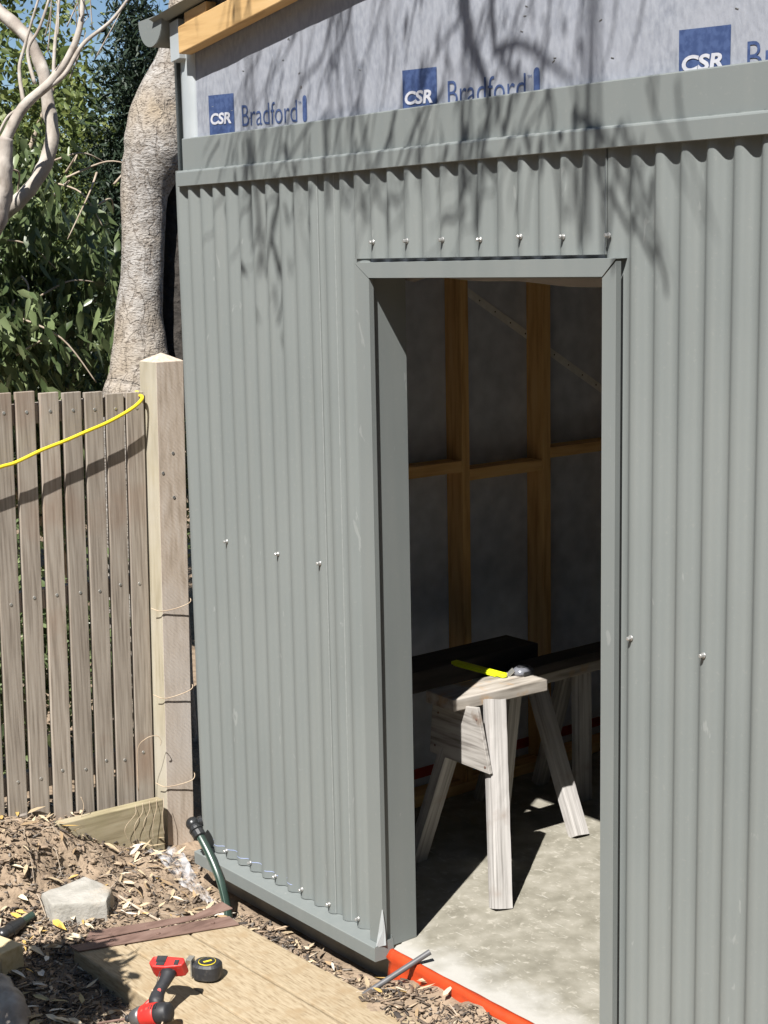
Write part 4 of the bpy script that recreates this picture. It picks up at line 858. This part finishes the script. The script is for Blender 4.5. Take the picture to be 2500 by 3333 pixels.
def scatter(n, cen, rad, clumps, spread, shell=.5):
    c = rng.normal(0,1,(clumps,3)); c = unit(c)*(rng.uniform(shell,1,(clumps,1))); c = np.array(cen)+c*np.array(rad)
    k = rng.integers(0,clumps,n); return c[k]+rng.normal(0,1,(n,3))*np.array(spread)
# big gum's own crown, above and behind the roof
leaves('crown', bt, scatter(2500,(-2.7,1.3,5.3),(1.4,1.2,.9),60,(.22,.22,.22)), (.09,.15), (.22,.34), M['gum_leaf'])
# pale limbed gum at the left, with dead twigs and hanging leaves
lt_ = trunk_tree('gum_tree', (-3.28,-.07,.12), 'pale smooth barked gum with twisting limbs and dead twigs at the left edge')
def limb(pts, r0, r1, name='limb', m='white_bark', nz=.26, n=18, sd_=0):
    P = smooth(pts, 6); mb = MB(); mb.tube(P, list(np.linspace(r0, r1, len(P))), n, nz=nz, seed=sd_); return mb.build(name, M[m], lt_, smooth=True)
limb([(-3.263,-0.078,-0.344),(-3.228,-0.043,0.700),(-3.170,0.003,1.628),(-3.043,0.073,2.092),(-2.923,0.113,2.248),(-2.904,0.186,2.407),(-2.915,0.218,2.567),(-2.922,0.241,2.687)], .10, .040, 'trunk', n=22, sd_=1)
limb([(-3.066,0.050,2.092),(-3.210,0.147,2.254),(-3.130,0.272,2.344),(-3.068,0.374,2.435),(-3.023,0.467,2.567),(-3.013,0.516,2.702),(-3.039,0.523,2.847),(-3.075,0.520,3.013),(-3.133,0.485,3.148),(-3.227,0.401,3.275),(-3.321,0.319,3.413),(-3.576,0.096,3.832)], .034, .028, n=26, sd_=2)
limb([(-2.922,0.241,2.672),(-2.890,0.324,2.821),(-2.829,0.430,2.927),(-2.790,0.510,3.042),(-2.776,0.560,3.161),(-2.783,0.589,3.300),(-2.799,0.630,3.484)], .026, .007, 'dead_branch', nz=.06, n=12)
limb([(-2.840,0.411,2.900),(-2.793,0.485,2.962),(-2.757,0.563,3.090),(-2.694,0.671,3.188),(-2.646,0.765,3.317),(-2.602,0.838,3.426)], .013, .004, 'dead_branch', nz=.05, n=10)
limb([(-2.871,0.377,2.924),(-2.906,0.370,3.065),(-2.886,0.422,3.165),(-2.873,0.480,3.323),(-2.869,0.502,3.484)], .009, .005, 'dead_branch', nz=.05, n=8)
limb([(-2.822,0.443,2.943),(-2.835,0.465,3.083),(-2.843,0.493,3.223),(-2.851,0.509,3.322),(-2.857,0.525,3.484)], .009, .005, 'dead_branch', nz=.05, n=8)
limb([(-2.880,0.340,2.834),(-2.950,0.282,2.788),(-2.973,0.224,2.695),(-2.938,0.131,2.672)], .008, .004, 'dead_branch', nz=.05, n=8)
limb([(-2.892,0.328,2.846),(-2.938,0.340,2.985),(-2.927,0.363,3.078),(-2.880,0.409,3.252),(-2.857,0.444,3.368)], .010, .004, 'dead_branch', nz=.05, n=8)
for k in range(12):
    a = Vector((random.uniform(-2.95,-2.75), random.uniform(.40,.66), random.uniform(2.95,3.25))); dv = Vector((random.uniform(-.1,.15), random.uniform(-.08,.15), random.uniform(.1,.35)))
    limb([a, a+dv*.5+Vector((.02,0,.01)), a+dv], .0035, .0015, 'dead_branch', nz=0, n=5)
for k in range(26):   # thin hanging twigs among the leaves
    a = Vector((random.uniform(-3.5,-2.9), random.uniform(-.1,.95), random.uniform(1.7,2.75))); dv = Vector((random.uniform(-.3,.3), random.uniform(-.25,.35), random.uniform(-.35,.12)))
    limb([a, a+dv*.5+Vector((.03,.02,.05)), a+dv], .006, .0025, 'twig', 'twig', nz=0, n=6)
P = np.concatenate([scatter(3000,(-3.35,.45,2.05),(.35,.70,.75),150,(.055,.065,.10),.1), scatter(800,(-3.0,.05,1.8),(.3,.40,.30),40,(.06,.06,.07),.1)])
leaves('crown', lt_, P, (.05,.135), (.22,.38), M['gum_leaf'], .7, curl=.35)
# bushes and trees filling the background
def bush(name, label, cen, rad, n, m, Lr, wr, clumps, spread, trunk_r=.09, droop=.3, group='trees behind the fence', tint=None):
    t = trunk_tree(name, (cen[0],cen[1],gz(cen[0],cen[1]) if abs(cen[0]) < 20 else .1), label, group)
    mb = MB(); z0 = ROOT[t.name].z; mb.tube(smooth([(cen[0],cen[1],z0-.1),(cen[0]+.1,cen[1],cen[2]*.5),(cen[0],cen[1]+.1,cen[2]+rad[2]*.5)], 5), list(np.linspace(trunk_r,trunk_r*.4,11)), 10); mb.build('trunk', M['twig'], t, smooth=True)
    for k in range(7):
        a = random.uniform(0,6.28); q = Vector((cen[0]+rad[0]*.75*math.cos(a), cen[1]+rad[1]*.75*math.sin(a), cen[2]+rad[2]*random.uniform(-.3,.6))); b0 = Vector((cen[0]+.05,cen[1],cen[2]*random.uniform(.4,.8)))
        mb = MB(); mb.tube(smooth([b0, b0.lerp(q,.5)+Vector((0,0,.1)), q], 4), list(np.linspace(trunk_r*.4,.008,9)), 7); mb.build('branch', M['twig'], t, smooth=True)
    leaves('crown', t, scatter(n, cen, rad, clumps, spread, .25), Lr, wr, m, droop, tint=tint); return t
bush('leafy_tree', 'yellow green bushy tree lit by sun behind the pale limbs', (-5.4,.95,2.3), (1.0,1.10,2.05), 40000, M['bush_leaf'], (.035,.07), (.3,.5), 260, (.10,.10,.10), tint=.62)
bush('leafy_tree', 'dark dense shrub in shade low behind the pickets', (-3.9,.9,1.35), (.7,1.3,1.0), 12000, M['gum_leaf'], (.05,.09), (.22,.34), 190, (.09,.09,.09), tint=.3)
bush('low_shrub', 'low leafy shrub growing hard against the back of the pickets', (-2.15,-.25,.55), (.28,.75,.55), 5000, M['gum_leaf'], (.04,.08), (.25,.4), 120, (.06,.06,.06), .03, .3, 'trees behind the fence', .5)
bush('cypress_tree', 'dark narrow cypress reaching into the blue sky beside the gutter', (-4.45,1.86,2.1), (.36,.36,1.62), 62000, M['dark_leaf'], (.035,.07), (.18,.27), 340, (.07,.07,.10), droop=.1)
bush('leafy_tree', 'green bushy tree at the far left behind the twisting limbs', (-5.8,-.3,2.4), (1.2,1.2,2.4), 26000, M['bush_leaf'], (.04,.08), (.3,.5), 200, (.10,.10,.10), tint=.4)
bush('leafy_tree', 'tall green tree beyond the rough trunk, half hidden by the shed', (-5.2,3.3,1.6), (1.1,1.1,1.3), 11000, M['bush_leaf'], (.04,.08), (.3,.5), 180, (.10,.10,.10), tint=.35)
bush('leafy_tree', 'distant olive tree low on the skyline between the limbs and the cypress', (-9.5,3.0,2.2), (1.8,2.4,2.6), 36000, M['bush_leaf'], (.08,.15), (.3,.5), 220, (.16,.16,.16), tint=.5)
bush('leafy_tree', 'distant dark green tree at the far left skyline', (-10.5,-.6,2.4), (2.0,2.8,3.2), 26000, M['bush_leaf'], (.09,.16), (.3,.5), 200, (.16,.16,.16), tint=.3)

# ------------------------------------------------------------------ tree that overhangs from the camera's side (its shadow falls on the wall)
ot = trunk_tree('overhanging_tree', (7.2,-5.6,-.1), 'tall gum whose drooping twigs hang over the yard and shade the wall')
WS = [[(0.382,2.851),(0.394,2.733),(0.433,2.659),(0.471,2.573),(0.475,2.515)],[(-0.146,2.926),(-0.217,2.821),(-0.255,2.747),(-0.376,2.666),(-0.482,2.511),(-0.542,2.346)],[(0.055,2.898),(-0.012,2.782),(-0.079,2.676)],[(0.194,2.878),(0.152,2.763),(0.129,2.679)],[(0.362,2.772),(0.286,2.722),(0.217,2.646),(0.176,2.564)],[(0.488,2.813),(0.487,2.722),(0.529,2.648),(0.639,2.558)],[(0.495,2.681),(0.589,2.687),(0.688,2.636),(0.768,2.578)],[(0.807,2.779),(0.791,2.684),(0.776,2.567),(0.799,2.477)],[(0.919,2.763),(0.905,2.67),(0.876,2.6)],[(1.006,2.75),(0.985,2.671),(0.95,2.592)],[(-0.092,2.906),(-0.14,2.798),(-0.233,2.718),(-0.284,2.617)],[(-0.366,2.866),(-0.444,2.768),(-0.574,2.671),(-0.688,2.525)],[(-0.567,2.795),(-0.676,2.709),(-0.792,2.59),(-0.912,2.481)],[(0.784,2.478),(0.861,2.407),(0.877,2.308),(1.055,2.13),(1.085,2.044)],[(0.831,2.464),(0.922,2.349),(1.011,2.227),(1.069,2.13)],[(0.936,2.434),(0.981,2.325),(1.025,2.28)],[(-0.491,2.344),(-0.525,2.203),(-0.48,2.088),(-0.513,1.944)],[(0.106,2.57),(0.061,2.435),(-0.027,2.324)],[(0.376,2.511),(0.373,2.38),(0.391,2.307),(0.295,2.212)],[(0.484,2.514),(0.447,2.411),(0.427,2.293)],[(0.284,2.603),(0.184,2.49),(0.099,2.344)],[(-0.239,2.587),(-0.387,2.463),(-0.491,2.344)],[(0.688,2.564),(0.72,2.472),(0.704,2.384)],[(-0.082,2.612),(-0.175,2.49),(-0.203,2.358)],[(-0.635,2.521),(-0.599,2.262),(-0.632,2.147)]]
RAD = [.024,.010,.006,.006,.008,.011,.014,.010,.007,.006,.007,.006,.005,.010,.009,.008,.010,.006,.012,.010,.008,.008,.007,.006,.007]
def sh(x, z, t): return Vector((x, 0, z)) + SUN*t
twm = M['twig']
RAD = [r*.72 for r in RAD]; RAD[7] = .0045; RAD[8] = .004; RAD[9] = .004; RAD[22] = .004
for i, (ws, r) in enumerate(zip(WS, RAD)):
    t0 = 2.0 + .7*((i*37) % 10)/10
    P = smooth([sh(x, z, t0 + .05*j) for j, (x, z) in enumerate(ws)], 5)
    mb = MB(); mb.tube(P, list(np.linspace(r, r*.45, len(P))), 7); mb.build('branch', twm, ot, smooth=True)
mb = MB()
for k in range(105):   # fine drooping twigs
    if k < 70: x = random.uniform(-.95,.95); z = random.uniform(2.45,3.05)
    else: x = random.choice([random.gauss(.95,.12), random.gauss(-.45,.2), random.gauss(.35,.3)]); z = random.uniform(2.35,2.6)
    if x > .75 and z > 2.55: continue
    t0 = random.uniform(1.9,2.9); ln_ = random.uniform(.12,.42); sl_ = random.gauss(-.35,.25) if x < .8 else random.gauss(.5,.2)
    P = [sh(x+sl_*ln_*q+.015*math.sin(q*5+k), z-ln_*q, t0+.1*q) for q in (0,.33,.66,1)]
    mb.tube(smooth(P, 3), list(np.linspace(random.uniform(.002,.0045), .0012, 10)), 5)
mb.build('twigs', twm, ot, smooth=True)['kind'] = 'stuff'
lv = []
for k in range(170):
    cx_, cz_, sx, sz = random.choice([(.45,2.75,.15,.12),(.65,2.66,.12,.06),(-.3,2.75,.25,.12),(-.5,2.45,.18,.12),(.95,2.3,.12,.15),(-.55,2.15,.07,.10),(.45,2.4,.15,.1),(.1,2.85,.3,.1)])
    lv.append(tuple(sh(random.gauss(cx_,sx), random.gauss(cz_,sz), random.uniform(2.0,2.8))))
leaves('leaves', ot, np.array(lv), (.05,.10), (.12,.2), M['gum_leaf'], .95)
def lb_(pts, r0, r1, nm='limb'):
    P = smooth(pts, 6); m_ = MB(); m_.tube(P, list(np.linspace(r0, r1, len(P))), 14, nz=.06); m_.build(nm, M['white_bark'], ot, smooth=True)
lb_([(7.2,-5.6,-.15),(7.1,-5.5,2.5),(6.8,-5.0,5.0),(6.1,-4.2,7.0)], .17, .10, 'trunk')
hubs = [sh(.38,3.3,2.4), sh(-.2,3.35,2.5), sh(.85,3.25,2.4), sh(-.65,3.3,2.4)]
lb_([(6.1,-4.2,7.0),(4.7,-3.1,7.3),(3.0,-2.1,6.7), tuple(hubs[2]+Vector((.2,-.2,.2))), tuple(hubs[0])], .09, .03)
lb_([tuple(hubs[0]), tuple(hubs[1]), tuple(hubs[3])], .03, .018)
for h_, ids in ((0,(0,4,5,6,18,19,3)),(1,(1,2,10,17,20,21,23)),(2,(7,8,9,13,14,15,22)),(3,(11,12,16,24))):
    for i in ids:
        x, z = WS[i][0]; e = sh(x, z, 2.0 + .7*((i*37) % 10)/10)
        if z > 2.62: P = smooth([hubs[h_], hubs[h_].lerp(e,.5)+Vector((.05,-.05,.12)), e], 4)
        else: P = smooth([hubs[h_], hubs[h_].lerp(e,.45)+Vector((.3,-.55,.15)), e], 4)
        m_ = MB(); m_.tube(P, list(np.linspace(max(.005,RAD[i]*.7), RAD[i]*.8, len(P))), 7); m_.build('branch', twm, ot, smooth=True)
# sapling added out of view so its head shades the platform corner
sp = trunk_tree('gum_sapling', (-.05,-2.25,-.13), 'slim young gum sapling standing in the yard in front of the platform')
sc_ = Vector((-.72,-.80,-.1)) + SUN*1.45
mb = MB(); mb.tube(smooth([(-.05,-2.25,-.16),(.0,-2.2,.5),(sc_.x+.05,sc_.y-.1,sc_.z-.2),(sc_.x,sc_.y,sc_.z+.1)], 5), list(np.linspace(.014,.004,16)), 8); mb.build('trunk', M['twig'], sp, smooth=True)
leaves('crown', sp, scatter(4200, tuple(sc_), (.20,.17,.16), 80, (.045,.045,.045), .0), (.06,.10), (.35,.5), M['gum_leaf'], .5)

# ------------------------------------------------------------------ trees added out of view round the yard to block sky light
for i, (x, y, hh, lab) in enumerate(((-7.5,-7.0,3.9,'broad dark tree at the far left corner of the yard'),(-3.6,-9.6,4.2,'tall dense tree left of centre behind the viewer'),(.6,-10.6,4.4,'tallest dense tree straight behind the viewer'),(4.9,-10.8,4.2,'dense tree right of centre behind the viewer'),(9.2,-9.0,4.2,'wide dense tree at the right rear corner of the yard'),(11.6,-5.0,4.1,'dense tree on the right side of the yard'),(11.8,-.6,4.0,'dense tree beside the far right end of the shed'))):
    bush('yard_tree', lab, (x,y,hh), (2.3,2.3,hh-.3), 7000, M['gum_leaf'], (.22,.42), (.35,.5), 170, (.33,.33,.33), .2, .4, 'trees round the yard', .35)
